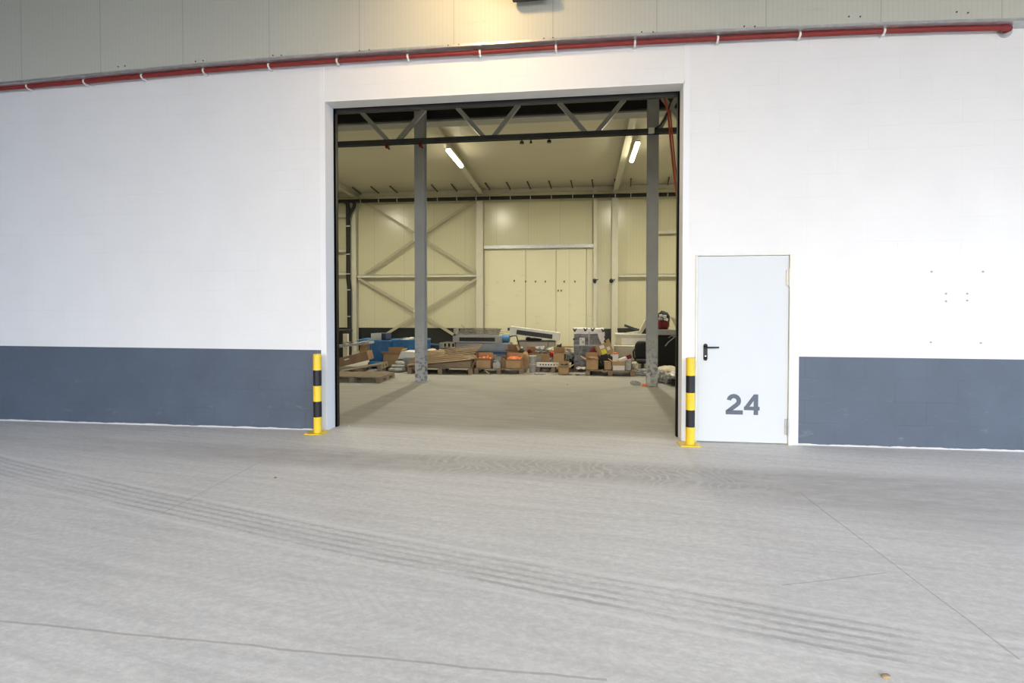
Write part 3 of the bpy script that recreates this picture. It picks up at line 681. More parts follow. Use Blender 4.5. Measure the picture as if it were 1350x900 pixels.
for px, py in ((784, 370), (806, 370)):
    p = onY(px, py, YW - .2); tag(MB().blob((p.x, YW - .14, p.z), .06, .05, .07, .3, 2, px).bar((p.x, YW - .14, p.z), (p.x + .12, YW - .14, p.z + .05), .03, .03).build('door_latch', 'black', None, 0, True), 'small black latch ' + ('on the slim post of the sliding door' if px < 800 else 'at the column beyond the slim door post'), 'latch')

# ================================================================ THE STORED GOODS
WD = Matrix()
def fy(px, py): return onZ(px, py).y
def pallet(cx, cy, lab, w_=1.2, d_=.8, z=0, rz=0, rx=0, ry=0, mat='wood_old', h=.144, n=7):
    t_ = T('pallet', lab, 'pallet', (cx, cy, z), 'wooden pallets on the store floor')
    c = (cx, cy, z)
    mb = MB().at(c, rz, rx, ry); bw = d_ / (n * 1.28)
    for k in range(n):
        yy = cy - d_/2 + (k + .5) * d_ / n; mb.box(cx - w_/2, cx + w_/2, yy - bw/2, yy + bw/2, z + h - .022, z + h)
    mb.build('deck', mat, t_, .002)
    for k in (-1, 0, 1):
        xx = cx + k * (w_/2 - .05)
        mb = MB().at(c, rz, rx, ry); mb.box(xx - .05, xx + .05, cy - d_/2, cy + d_/2, z + h - .044, z + h - .022); mb.box(xx - .05, xx + .05, cy - d_/2, cy + d_/2, z, z + .022)
        for j in (-1, 0, 1): yy = cy + j * (d_/2 - .07); mb.box(xx - .05, xx + .05, yy - .07, yy + .07, z + .022, z + h - .044)
        mb.build('stringer', mat, t_)
    return t_
def carton(x0, x1, y0, y1, z0, z1, lab, mat='card', flaps=(0, 0, 0, 0), rz=0, ry=0, rx=0, name='cardboard_box', cat='box', fl=.5, group='cardboard boxes in the store'):
    """open carton; flaps = opening angle in degrees of front, back, left, right flap (0 = closed lid flap, None = absent)"""
    cx, cy = (x0 + x1) / 2, (y0 + y1) / 2; c = (cx, cy, z0); th = .008
    t_ = T(name, lab, cat, c, group)
    mb = MB().at(c, rz, rx, ry)
    mb.box(x0, x1, y0, y0 + th, z0, z1); mb.box(x0, x1, y1 - th, y1, z0, z1); mb.box(x0, x0 + th, y0, y1, z0, z1); mb.box(x1 - th, x1, y0, y1, z0, z1); mb.box(x0, x1, y0, y1, z0, z0 + th)
    mb.build('body', mat, t_)
    W, D = x1 - x0, y1 - y0; L = min(D * fl, .15); L2 = min(W * fl, .15)
    for k, a_ in enumerate(flaps):
        if a_ is None: continue
        an = R(a_); m_ = MB().at(c, rz, rx, ry)
        if k == 0: m_.bar((cx, y0, z1), (cx, y0 + L*math.cos(an), z1 + L*math.sin(an)), W, .007, (0, 0, 1) if abs(math.cos(an)) > .3 else (0, 1, 0))
        if k == 1: m_.bar((cx, y1, z1), (cx, y1 - L*math.cos(an), z1 + L*math.sin(an)), W, .007, (0, 0, 1) if abs(math.cos(an)) > .3 else (0, 1, 0))
        if k == 2: m_.bar((x0, cy, z1), (x0 + L2*math.cos(an), cy, z1 + L2*math.sin(an)), D, .007, (0, 0, 1) if abs(math.cos(an)) > .3 else (1, 0, 0))
        if k == 3: m_.bar((x1, cy, z1), (x1 - L2*math.cos(an), cy, z1 + L2*math.sin(an)), D, .007, (0, 0, 1) if abs(math.cos(an)) > .3 else (1, 0, 0))
        m_.build('flap', mat, t_)
    return t_
def cartonpx(px, Y, dp, lab, **k):
    x0, x1, z0, z1 = span(*px, Y); z0 = k.pop('z0', max(0, z0)); return carton(x0, x1, Y, Y + dp, z0, z1, lab, **k)
def sack(px, Y, dp, lab, mat='sack', z0=None, seed=1, name='sack', cat='sack', amp=.3, group=None, sq=.75):
    x0, x1, za, zb2 = span(*px, Y); za = max(0, za) if z0 is None else z0
    return tag(MB().blob(((x0+x1)/2, Y + dp/2, (za+zb2)/2), (x1-x0)/2, dp/2, (zb2-za)/2, amp, 2.4, seed, sq, 28, 14, -.97).build(name, mat, None, 0, True), lab, cat, group)
def grille_unit(px, Y, dp, lab, body, tilt=0, z0=None, grille=(.12, .12, .2, .2), name='air_heater', cat='heater', slats=9):
    x0, x1, za, zb2 = span(*px, Y); za = za if z0 is None else z0
    c = ((x0+x1)/2, Y + dp/2, (za+zb2)/2); W, Hh_ = x1 - x0, zb2 - za
    t_ = T(name, lab, cat, (c[0], c[1], za))
    gx0, gx1, gz0, gz1 = x0 + W*grille[0], x1 - W*grille[1], za + Hh_*grille[2], zb2 - Hh_*grille[3]
    mb = MB().at(c, 0, 0, tilt)
    mb.box(x0, x1, Y + .04, Y + dp, za, zb2); mb.box(x0, x1, Y, Y + .04, gz1, zb2); mb.box(x0, x1, Y, Y + .04, za, gz0); mb.box(x0, gx0, Y, Y + .04, gz0, gz1); mb.box(gx1, x1, Y, Y + .04, gz0, gz1)
    mb.build('casing', body, t_)
    g = MB().at(c, 0, 0, tilt); g.box(gx0, gx1, Y + .03, Y + .039, gz0, gz1)
    for k in range(slats): xx = gx0 + (k + .5) * (gx1 - gx0) / slats; g.box(xx - .006, xx + .006, Y + .008, Y + .03, gz0, gz1)
    for k in range(4): z_ = gz0 + (k + .5) * (gz1 - gz0) / 4; g.box(gx0, gx1, Y + .005, Y + .02, z_ - .005, z_ + .005)
    g.build('grille', 'black', t_)
    e_ = MB().at(c, 0, 0, tilt); e_.box(x0 - .02, x0 + .01, Y - .008, Y + dp + .008, za - .008, zb2 + .008); e_.box(x1 - .01, x1 + .02, Y - .008, Y + dp + .008, za - .008, zb2 + .008)
    e_.build('end_cap', body, t_)
    return t_

# --- far left: pallets, boards and long boxes
Y1 = 10.4
xe = onY(501, 500, Y1).x
pallet(xe - .62, Y1 + .45, 'empty wooden pallet nearest the left edge of the opening', 1.24, .85, h=.125)
x0 = onY(456, 488, 11.5).x
pallet(x0 + .25, 11.95, 'wooden pallet lying tilted behind the nearest empty pallet', 1.0, .7, z=.05, ry=R(-10), rz=R(8), h=.12, n=6)
x0, x1, z0, z1 = span(440, 486, 463, 481, 12.2)
t_ = T('long_carton', 'long brown cardboard box tilted upwards on the tilted pallet, left in the opening', 'box', ((x0+x1)/2, 12.5, .25))
c = (onY(466, 473, 12.3).x, 12.4, onY(466, 473, 12.3).z); MB().at(c, R(6), 0, R(-14)).box(c[0] - .75, c[0] + .38, 12.2, 12.65, c[2] - .11, c[2] + .11).build('body', 'card_dark', t_, .006)
MB().at(c, R(6), 0, R(-14)).box(c[0] - .20, c[0] - .08, 12.195, 12.2, c[2] + .02, c[2] + .05).build('label_sticker', 'paper', t_)
c = (onY(458, 464, 12.9).x, 13.0, .6)
mb = MB().at(c, R(4), 0, R(-7)); mb.box(c[0] - .6, c[0] + .62, 12.75, 13.2, .56, .63)
tag(mb.build('grey_board', 'grey_sack', None, .004), 'grey board lying on the long brown cardboard box', 'board')
mb = MB().at(c, R(-3), 0, R(-11)); mb.box(c[0] - .5, c[0] + .42, 13.24, 13.44, .60, .63)
tag(mb.build('thin_plank', 'card_pale', None, .003), 'thin pale plank behind the grey board', 'plank')
sack((447, 461, 456, 463), 12.85, .4, 'cream sack lying on the grey board at the left', z0=.66, seed=4)
x0, x1, z0, z1 = span(436, 452, 437, 462, 14.5)
tag(MB().box(x0, x1, 14.5, 15.1, 0, z1).box(x0 - .02, x1 + .02, 14.48, 15.12, z1, z1 + .04).box(x0 + .05, x1 - .04, 14.485, 14.5, .15, .55).build('dark_cabinet', 'black', None, .01), 'black cabinet at the left edge of the opening, behind the sacks', 'cabinet')
x0, x1, z0, z1 = span(452, 458, 440, 458, 14.3)
tag(MB().box(x0, x1, 14.3, 14.4, 0, z1).box(x0 + .03, x1 - .03, 14.29, 14.3, z1 - .25, z1 - .18).build('upright_board', 'cream_panel', None, .004), 'narrow cream board standing beside the black cabinet', 'board')
# blue lid on a carton
cartonpx((474, 486, 450, 458), 15.4, .6, 'cardboard box under a blue crate lid by the black downpipe', z0=0, flaps=(0, 0, None, None))
x0, x1, z0, z1 = span(470, 488, 446.5, 449.5, 15.3)
tag(MB().box(x0, x1, 15.3, 16.05, z1 - .06, z1 - .03).box(x0 + .1, x1 - .1, 15.4, 15.9, z1 - .03, z1).build('crate_lid', 'blue_plastic', None, .006), 'flat blue crate lid lying on a cardboard box by the black downpipe', 'lid')

# --- blue pallet boxes
def blue_bin(x0, x1, y0, y1, z1, lab, rz=0):
    c = ((x0+x1)/2, (y0+y1)/2, 0); t_ = T('pallet_bin', lab, 'crate', c, 'blue plastic bins'); th = .03; zb_ = .13
    mb = MB().at(c, rz); mb.box(x0, x1, y0, y0 + th, zb_, z1); mb.box(x0, x1, y1 - th, y1, zb_, z1); mb.box(x0, x0 + th, y0, y1, zb_, z1); mb.box(x1 - th, x1, y0, y1, zb_, z1); mb.box(x0, x1, y0, y1, zb_, zb_ + .03)
    mb.build('wall_shell', 'blue_plastic', t_, .004)
    mb = MB().at(c, rz); n = max(3, int((x1 - x0) / .15))
    for k in range(n + 1): xx = x0 + .025 + k * (x1 - x0 - .05) / n; mb.box(xx - .018, xx + .018, y0 - .03, y0, zb_, z1 - .04)
    n = max(3, int((y1 - y0) / .15))
    for k in range(n + 1): yy = y0 + .025 + k * (y1 - y0 - .05) / n; mb.box(x0 - .03, x0, yy - .018, yy + .018, zb_, z1 - .04); mb.box(x1, x1 + .03, yy - .018, yy + .018, zb_, z1 - .04)
    mb.box(x0 - .03, x1 + .03, y0 - .03, y0, z1 - .30, z1 - .27)
    mb.build('rib', 'blue_plastic', t_)
    mb = MB().at(c, rz)
    for a_, b2, c_, d_ in ((x0 - .035, x1 + .035, y0 - .035, y0 + .03), (x0 - .035, x1 + .035, y1 - .03, y1 + .035), (x0 - .035, x0 + .03, y0, y1), (x1 - .03, x1 + .035, y0, y1)): mb.box(a_, b2, c_, d_, z1 - .05, z1)
    mb.build('rim', 'blue_plastic', t_, .008)
    for k in (0, .5, 1):
        xx = x0 + .07 + k * (x1 - x0 - .14); MB().at(c, rz).box(xx - .07, xx + .07, y0, y1, 0, .03).box(xx - .07, xx + .07, y0, y0 + .15, .03, zb_).box(xx - .07, xx + .07, y1 - .15, y1, .03, zb_).build('runner', 'blue_plastic', t_)
x0, x1, z0, z1 = span(487, 509, 448.5, 482, 13.2); xm = onY(525, 470, 13.2).x; x2_ = onY(549, 470, 13.5).x
blue_bin(x0, x1 + .02, 13.2, 14.1, z1, 'ribbed blue plastic bin, the one nearer the left edge of the opening', R(4))
blue_bin(x1 + .16, x2_ + .15, 13.35, 14.2, z1 + .015, 'wide ribbed blue plastic bin behind the cardboard, partly behind the column')
x0, x1, z0, z1 = span(492, 505, 439, 449.5, 13.45)
t_ = T('cream_case', 'small case with cream face and dark blue side standing on the blue bin', 'case', ((x0+x1)/2, 13.6, z1 - .2))
zb0 = span(487, 509, 448.5, 482, 13.2)[3] + .003
MB().box(x0, x1, 13.30, 13.33, zb0, z1).box(x0 + .09, x0 + .12, 13.29, 13.30, zb0 + .02, zb0 + .06).build('face_panel', 'offwhite', t_)
MB().box(x0, x1 + .12, 13.33, 13.75, zb0, z1).build('body', 'navy', t_, .01)
# crumpled stuff peeking out of the wide bin
x0, x1, z0, z1 = span(527, 545, 445, 450, 13.7)
tag(MB().blob(((x0+x1)/2, 13.78, z0 - .03), (x1-x0)/2, .3, .12, .4, 3, 5).build('plastic_film', 'grey_sack', None, 0, True), 'crumpled grey film sticking out of the wide blue bin', 'film')
x0, x1, z0, z1 = span(486, 502, 473, 480, 12.95)
tag(MB().box(x0, x1, 12.9, 13.14, .05, .17).cyl((x0 + .05, 12.9, .05), (x0 + .05, 13.1, .05), .05, n=14).cyl((x1 - .05, 12.9, .05), (x1 - .05, 13.1, .05), .05, n=14).build('blue_dolly', 'blue_plastic', None, .01), 'low blue dolly in front of the ribbed blue bin', 'dolly')
# cardboard boxes on a pallet in front of the blue bins
p0 = onY(518, 486, 12.5)
pallet(p0.x + .02, 12.85, 'small wooden pallet under the cardboard boxes in front of the blue bins', .62, .6, h=.10, n=5)
cartonpx((505, 526, 467, 482), 12.6, .42, 'open cardboard box on the small pallet in front of the blue bins', z0=.10, flaps=(150, 80, None, 120), mat='card')
x0, x1, z0, z1 = span(512, 532, 479, 485, 12.3)
for k in range(3):
    tag(MB().at((x0, 12.4, 0), R(8 * k)).blob(((x0+x1)/2 + .02*k, 12.36 + .03*k, .06 + .075*k), (x1-x0)/2 - .035*k, .16, .045, .15, 3, k, .6).build('grey_bag', 'grey_sack', None, 0, True),
        ['lowest of three flat grey bags', 'middle one of three flat grey bags', 'topmost of three flat grey bags'][k] + ' stacked beside the open cardboard box', 'bag', 'flat grey bags by the column')
x0, x1, z0, z1 = span(531, 547, 471, 482, 12.6)
carton(x0, x1, 12.6, 13.0, 0, z1, 'grey box under the white sheet beside the chipped column', mat='grey_sack', flaps=(0, 0, None, None))
x0, x1, z0, z1 = span(525, 549, 463, 472, 12.55)
mb = MB(); n = 12
prof = [(x0 - .02, z0 - .02), (x0 + .02, z0 + .06), (x0 + .07, z1 - .02), (x0 + .14, z1), (x1 - .05, z1 - .01), (x1, z1 - .05), (x1, z0), (x0 + .16, z0), (x0 + .12, z0 - .03)]
tag(mb.prism(prof, 12.55, 13.05).build('white_sheet', 'white_plastic', None, .015), 'white plastic sheet draped over the grey box by the chipped column', 'sheet')

# --- pallet of long slatted boards behind the left column
xa_, xb_ = onY(533, 490, 11.9).x, onY(623, 485, 12.3).x
pallet((xa_ + .45 + xb_) / 2 - .22, 12.55, 'long pallet under the slatted boards, behind the chipped column', xb_ - xa_, 1.0, rz=R(4), h=.15)
t_ = T('timber_deck', 'long sloping stack of slatted boards on the pallet behind the chipped column', 'boards', ((xa_ + xb_) / 2, 12.5, .15))
c = (xa_ + .1, 12.5, .15); W = xb_ - xa_
for k in range(8):
    yy = 12.1 + k * .12; rise = .02 + .032 * k
    p_, q_ = Vector((xa_ + .02, yy, .175 + rise)), Vector((xb_ - .02 + .02*k, yy, .33 + rise * 1.25))
    MB().bar(p_, q_, .10, .022, (0, 0, 1)).build('board', 'wood' if k % 3 else 'plywood', t_)
MB().prism([(xa_ + .02, .151), (xb_ - .02, .151), (xb_ - .02, .30), (xa_ + .02, .17)], 12.15, 12.95).build('packing', 'wood_old', t_)
# bundle of ribbed sheets behind it
x0, x1, z0, z1 = span(560, 612, 467, 478, 13.4)
mb = MB()
for k in range(26):
    xx = x0 + k * (x1 - x0) / 26; mb.box(xx, xx + .02, 13.35, 13.42, .0, z0 + .10 + .12 * k / 26)
mb.box(x0, x1, 13.42, 13.9, 0, z0 + .12)
tag(mb.build('ribbed_bundle', 'wood_old'), 'bundle of ribbed brown sheets behind the sloping boards', 'sheet bundle')
zr_ = z0 + .14
for k, px in enumerate(((560, 573, 460, 468), (574, 584, 461, 468))):
    x0, x1, z0, z1 = span(*px, 13.5)
    tag(MB().blob(((x0+x1)/2, 13.66, zr_ + (z1 - zr_)/2), (x1-x0)/2, .17, max(.05, (z1 - zr_)/2), .2, 2, k + 8).build('cream_bag', 'sack', None, 0, True),
        ('cream bag next to the chipped column' if k == 0 else 'smaller cream bag below the engine block') + ', on the ribbed bundle', 'bag', 'cream bags on the ribbed bundle')

# --- engine block and motor
YE = 14.3
x0, x1, z0, z1 = span(584, 600, 451, 463, YE)
t_ = T('gear_unit', 'cream and black machine unit with three holes beside the long grey units', 'machine', ((x0+x1)/2, YE + .2, z0))
mb = MB(); zq = z1 - .13; mb.box(x0, x1, YE, YE + .03, z1 - .03, z1); mb.box(x0, x1, YE, YE + .03, zq - .03, zq)
for k in range(4): xx = x0 + k * (x1 - x0) / 3; mb.box(max(x0, xx - .022), min(x1, xx + .022), YE, YE + .03, zq, z1)
mb.build('faceplate', 'cream_panel', t_)
MB().box(x0, x1, YE + .03, YE + .4, z0 + .05, z1).box(x0 + .02, x1 - .02, YE - .02, YE + .36, z0, z0 + .1).build('block', 'black', t_, .01)
MB().box(x0 - .12, x0 - .005, YE + .05, YE + .25, z0 + .08, z1 - .02).build('side_flange', 'appliance_grey', t_, .01)
MB().cyl((x0 - .12, YE + .15, z1 - .12), (x0 - .45, YE + .15, z1 - .10), .06, n=16).cyl((x0 - .45, YE + .15, z1 - .10), (x0 - .62, YE + .15, z1 - .10), .035, n=12).build('shaft', 'navy', t_, 0, True)
# support table under the long units
tb = T('trestle', 'dark trestle under the long grey units', 'trestle', (onY(635, 470, 14.6).x, 14.6, 0))
x0, x1, z0, z1 = span(582, 672, 452, 463, 14.3)
MB().box(x0, x1, 14.25, 14.95, z0 - .10, z0 - .003).build('top', 'dark_steel', tb)
for xx in (x0 + .06, x1 - .06):
    for yy in (14.34, 14.9): MB().box(xx - .03, xx + .03, yy - .03, yy + .03, 0, z0 - .06).build('leg', 'dark_steel', tb)
xg, zg = x0, z0
x0, x1, z0, z1 = span(601, 671, 452, 463, 14.3)
t_ = T('long_casing', 'long blue-grey steel casing on the trestle under the grilled heater', 'casing', ((x0+x1)/2, 14.6, z0))
MB().box(x0, x1, 14.3, 14.9, zg + .001, z1).build('body', 'appliance_blue_grey', t_, .012)
MB().box(x1, x1 + .03, 14.33, 14.87, zg + .02, z1 - .02).box(x0 + .02, x1 - .02, 14.292, 14.3, z1 - .04, z1 - .02).build('end_plate', 'appliance_grey', t_)
zt1 = z1
grille_unit((598, 660, 443, 451.8), 14.25, .55, 'grey heater with long black grille lying on the blue-grey casing', 'appliance_grey', z0=zt1 + .012)
x0, x1, z0, z1 = span(598, 658, 433, 443, 14.3); zt2 = span(598, 660, 443, 451.8, 14.25)[3] + .012
t_ = T('mesh_rack', 'tangle of thin metal grids and bars on top of the grilled heater', 'metal grids', ((x0+x1)/2, 14.5, zt2))
mb = MB(); r_ = random.Random(3)
mb.box(x0, x1, 14.3, 14.36, zt2, zt2 + .05); mb.box(x0, x0 + .05, 14.3, 14.7, zt2, z1 - .01)
mb.build('tray', 'appliance_grey', t_)
mb = MB()
for k in range(9): yy = 14.3 + .05 * k; mb.bar((x0 + .1, yy, zt2 + .06 + .012*k), (x1, yy, zt2 + .05 + .014*k), .012, .012)
for k in range(16): xx = x0 + .25 + k * (x1 - x0 - .25) / 16; mb.bar((xx, 14.3, zt2 + .065), (xx + .03, 14.75, zt2 + .16), .008, .008, (0, 0, 1))
for k in range(34):
    a_ = Vector((r_.uniform(x0 + .3, x1), r_.uniform(14.3, 14.7), zt2 + r_.uniform(.05, z1 - zt2 - .02))); b2 = a_ + Vector((r_.uniform(-.35, .35), r_.uniform(-.05, .05), r_.uniform(-.03, .03))); b2.z = max(b2.z, zt2 + .04)
    mb.bar(a_, b2, .012, .012, (0, 0, 1))
mb.bar((x0 + .35, 14.4, z1 - .06), (x0 + .2, 14.4, z1 + .10), .014, .014); mb.box(x0, x1 - .1, 14.7, 14.72, z1 - .02, z1)
mb.build('bars', 'rust_metal', t_)
x0, x1, z0, z1 = span(661, 671, 443, 452, 14.35)
t_ = T('blue_motor', 'small blue electric motor at the right end of the grilled heater', 'motor', ((x0+x1)/2, 14.5, zt1))
MB().cyl((x0, 14.5, zt1 + .12), (x1, 14.5, zt1 + .12), .105, n=22).build('body', 'blue_plastic', t_, .01, True)
MB().box(x0 + .03, x1 - .03, 14.42, 14.58, zt1, zt1 + .05).build('foot', 'black', t_)
MB().tube([(x1, 14.45, zt1 + .16), (x1 + .08, 14.43, zt1 + .19), (x1 + .2, 14.4, zt1 + .20), (x1 + .24, 14.4, zt1 + .06), (x1 + .3, 14.35, zt1 - .12), (x1 + .33, 14.3, zt1 - .22)], .014, 8).build('cable', 'rubber', t_, 0, True)
# blue crate under the trestle
x0, x1, z0, z1 = span(648, 669, 463, 472, 14.0)
t_ = T('blue_crate', 'low blue crate under the right end of the long casing', 'crate', ((x0+x1)/2, 14.1, 0))
MB().box(x0, x1, 13.8, 14.24, 0, z1 - .04).build('body', 'blue_plastic', t_, .01); MB().box(x0 - .02, x1 + .02, 13.78, 14.26, z1 - .04, z1).build('rim', 'navy', t_, .006)

# --- pallet with orange-filled boxes
YO = 12.28
xo0, xo1 = onY(625, 491, YO).x, onY(690, 491, YO).x
pallet((xo0 + xo1)/2, YO + .42, 'pallet carrying the two boxes of orange parts', xo1 - xo0, .8, h=.12)
zo = .12
def filled(px, Y, dp, lab, fill, flab, seed, flaps, mat='card', zb=zo, top=.06, rz=0):
    x0, x1, z0, z1 = span(*px, Y)
    carton(x0, x1, Y, Y + dp, zb, z1, lab, flaps=flaps, mat=mat, rz=rz)
    mb = MB(); rr_ = random.Random(seed)
    mb.blob(((x0+x1)/2, Y + dp/2, z1 - .02), (x1-x0)/2 - .03, dp/2 - .03, top + .05, .35, 4, seed, .6, 30, 14)
    for k in range(14):
        a_ = Vector((rr_.uniform(x0 + .06, x1 - .06), Y + rr_.uniform(.06, dp - .06), z1 + rr_.uniform(0, top)))
        mb.cyl(a_, a_ + Vector((rr_.uniform(-.06, .06), rr_.uniform(-.05, .05), rr_.uniform(0, .05))), .022, n=8)
    tag(mb.build('box_contents' if fill != 'orange' else 'orange_parts', fill, None, 0, True), flab, 'parts')
filled((627.5, 647, 474.5, 486.5), YO + .06, .36, 'open cardboard box of orange parts at the left end of its pallet', 'orange', 'heap of orange plastic parts in the left cardboard box', 3, (160, 85, 140, 140), top=.03)
x0, x1, z0, z1 = span(627, 647, 464, 474, YO + .5)
tag(MB().at(((x0+x1)/2, YO + .5, .1), 0, R(-6)).box(x0, x1, YO + .5, YO + .56, zo, z1).build('flat_cardboard', 'card_dark', None, .003), 'upright sheet of brown cardboard behind the left box of orange parts', 'cardboard')
filled((666.5, 687, 475, 484.5), YO + .06, .36, 'open cardboard box of orange parts at the right end of its pallet', 'orange', 'heap of orange plastic parts in the right cardboard box', 5, (165, 90, 150, 120), top=.04)
x0, x1, z0, z1 = span(668, 688, 484, 488.5, YO + .02)
filled((650, 660, 478, 487), YO + .04, .26, 'narrow grey box between the two boxes of orange parts', 'grey_sack', 'crumpled grey paper in the narrow grey box', 7, (None, 80, None, None), mat='grey_sack', top=.01)
t_ = cartonpx((661, 668, 472, 486), YO + .2, .3, 'slim brown box wedged left of the right box of orange parts', z0=zo, mat='card_dark', flaps=(150, None, None, None))
x0, x1, z0, z1 = span(646, 672, 470.5, 473, YO + .62)
tag(MB().at(((x0+x1)/2, YO + .6, z0), R(5), 0, R(3)).box(x0, x1, YO + .5, YO + .62, z0, z0 + .03).box(x0 + .1, x0 + .16, YO + .52, YO + .58, z0 + .03, z0 + .1).build('wood_offcut', 'wood', None, .002), 'short wooden offcut lying behind the boxes of orange parts', 'wood')
cartonpx((667, 684, 463, 475), YO + 1.0, .35, 'brown cardboard box behind the right box of orange parts', z0=0, mat='card_dark', flaps=(160, 90, None, 60))
for (a_, b2, lab) in (((621, 486), (628, 472), 'thin pale stick leaning at the left end of the orange parts pallet'),):
    p_, q_ = onY(*a_, YO), onY(*b2, YO + .3); tag(MB().bar(p_, q_, .03, .02).build('wood_stick', 'wood'), lab, 'stick')
for (a_, b2, lab) in (((640, 489), (645, 494.5), 'short loose strip hanging off the front of the orange parts pallet'),):
    p_, q_ = onY(*a_, YO - .03), onY(*b2, YO - .03); q_.z = max(q_.z, .01); tag(MB().bar(p_, q_, .03, .012).build('loose_strip', 'wood'), lab, 'strip')
x0, x1, z0, z1 = span(688, 695, 474, 486, YO + .5)
tag(MB().blob(((x0+x1)/2, YO + .7, .24), .09, .12, .22, .2, 2, 12).build('tan_bundle', 'card', None, 0, True), 'rounded tan bundle between the orange parts and the grey buckets', 'bundle')

# --- tilted white unit on beige cabinet
x0, x1, z0, z1 = span(682, 731, 449.5, 466, 14.6)
t_ = T('beige_cabinet', 'large beige metal cabinet lying under the tilted white unit', 'cabinet', ((x0+x1)/2, 14.9, 0))
MB().box(x0, x1, 14.6, 15.2, 0, z1 - .02).build('body', 'beige_panel', t_, .01)
MB().box(x0 - .02, x1 + .02, 14.58, 15.22, z1 - .02, z1).box(x1 - .18, x1 - .165, 14.59, 14.6, .3, z1).build('top_edge', 'dark_steel', t_)
ztop = z1
x0, x1, z0, z1 = span(692, 715, 445, 449.5, 14.65)
tag(MB().box(x0 + .1, x1 - .1, 14.65, 15.0, ztop, ztop + .07).cyl((x0 + .08, 14.65, ztop + .055), (x0 + .08, 14.95, ztop + .055), .055, n=14).cyl((x1 - .08, 14.65, ztop + .055), (x1 - .08, 14.95, ztop + .055), .055, n=14).build('wheel_block', 'rubber', None, .006, True), 'black wheeled block between the beige cabinet and the tilted white unit', 'block')
grille_unit((672.5, 737, 434.5, 445), 14.55, .5, 'white unit with long black grille lying tilted on the beige cabinet', 'offwhite', tilt=R(7.2), grille=(.13, .13, .12, .30), name='air_curtain', cat='air unit')
p = onY(672, 433.5, 14.6); tag(MB().box(p.x - .06, p.x + .08, 14.6, 14.8, p.z - .05, p.z + .03).bar((p.x, 14.7, p.z - .02), (p.x + .1, 14.7, p.z - .1), .05, .05).build('motor_stub', 'black', None, .01), 'black stub at the raised end of the tilted white unit', 'stub')
# items in the middle heap
cartonpx((692, 725, 466, 482), 13.5, .5, 'wide brown cardboard box in the middle heap under the beige cabinet', z0=0, flaps=(None, 80, None, None))
x0, x1, z0, z1 = span(706, 713, 469.5, 477, 13.49)
tag(MB().box(x0, x1, 13.482, 13.495, z0, z1).box(x0 + .03, x1 - .03, 13.478, 13.482, z0 + .03, z1 - .03).build('grey_plate', 'appliance_grey', None, .002), 'square grey plate on the front of the wide brown box', 'plate')
p = onY(698, 463, 13.6); tag(MB().cyl((p.x, 13.55, p.z), (p.x, 13.72, p.z), .055, n=20).build('red_reel', 'dark_red', None, .006, True), 'small round dark red reel on the wide brown box', 'reel')
p = onY(687, 466, 13.2); t_ = T('black_bottle', 'black bottle with white cap left of the wide brown box', 'bottle', (p.x, 13.3, 0))
MB().cyl((p.x, 13.3, .0), (p.x, 13.3, .47), .07, n=18).cyl((p.x, 13.3, .47), (p.x, 13.3, .53), .07, .03, 18).build('body', 'black', t_, 0, True); MB().cyl((p.x, 13.3, .53), (p.x, 13.3, .57), .03, n=14).build('cap', 'white_plastic', t_, 0, True)
sack((706, 720, 457, 467), 13.55, .35, 'crumpled dark grey bag on the wide brown box', 'appliance_grey', seed=21, amp=.5, z0=span(692,725,466,482,13.5)[3] - .02)
sack((719, 734, 459, 467), 13.8, .35, 'pale green bag lying behind the crumpled grey bag', 'green', seed=22, amp=.4, z0=span(692,725,466,482,13.5)[3] - .06)
sack((724, 735, 463, 472), 13.45, .3, 'small red plastic bag right of the wide brown box', 'red', seed=23, amp=.5, z0=span(0+724,735,463,472,13.45)[2] - .05)
sack((724, 731, 471, 481), 13.4, .25, 'dark grey rag in front of the small red bag', 'appliance_grey', seed=24, amp=.5)
# buckets: two stacked
p = onY(701, 488, 12.5)
for k, (z0_, lab) in enumerate(((0, 'lower grey bucket of the stack of two'), (.20, 'upper grey bucket of the stack of two'))):
    t_ = T('bucket', lab + ' beside the perforated beam', 'bucket', (p.x, 12.7, z0_), 'stacked grey buckets')
    MB().cyl((p.x, 12.7, z0_ + .002), (p.x, 12.7, z0_ + .18), .075, .092, 24).build('pail', 'appliance_grey', t_, 0, True)
    MB().cyl((p.x, 12.7, z0_ + .178), (p.x, 12.7, z0_ + .2), .098, .098, 24).build('lid', 'grey_sack', t_, .003, True)
# middle pallet with perforated beam
YM = 12.75
xm0, xm1 = onY(705, 488, YM).x, onY(751, 488, YM).x
pallet((xm0 + xm1)/2 + .02, YM + .4, 'pallet under the perforated white beam', xm1 - xm0, .75, h=.13)
x0, x1, z0, z1 = span(707, 753, 478, 484.5, YM - .02)
t_ = T('perforated_beam', 'white beam with a row of dark holes on the front edge of a pallet', 'beam', ((x0+x1)/2, YM, .13))
MB().box(x0, x1, YM - .02, YM + .05, .131, z1).build('web', 'offwhite', t_, .004)
for k in range(11):
    if k == 7: continue
    xx = x0 + .10 + k * (x1 - x0 - .18) / 10; MB().cyl((xx, YM - .024, (.131 + z1)/2), (xx, YM - .018, (.131 + z1)/2), .018, n=12).build('hole', 'black', t_)
x0, x1, z0, z1 = span(729, 744, 466, 478, YM + .1)
carton(x0, x1, YM + .12, YM + .5, .13, z1, 'cardboard box with a sloping flap on the pallet of the perforated beam', flaps=(None, 60, None, 125), fl=.9)
x0, x1, z0, z1 = span(736, 750, 484.5, 491.5, 12.35)
filled((736, 750, 484.5, 491.5), 12.33, .25, 'small cardboard box on the floor in front of the perforated beam', 'rubber', 'black and orange scraps in the small cardboard box', 31, (150, 100, 140, 150), mat='card', zb=0, top=.02)
x0, x1, z0, z1 = span(705, 718, 489, 492, 12.25)
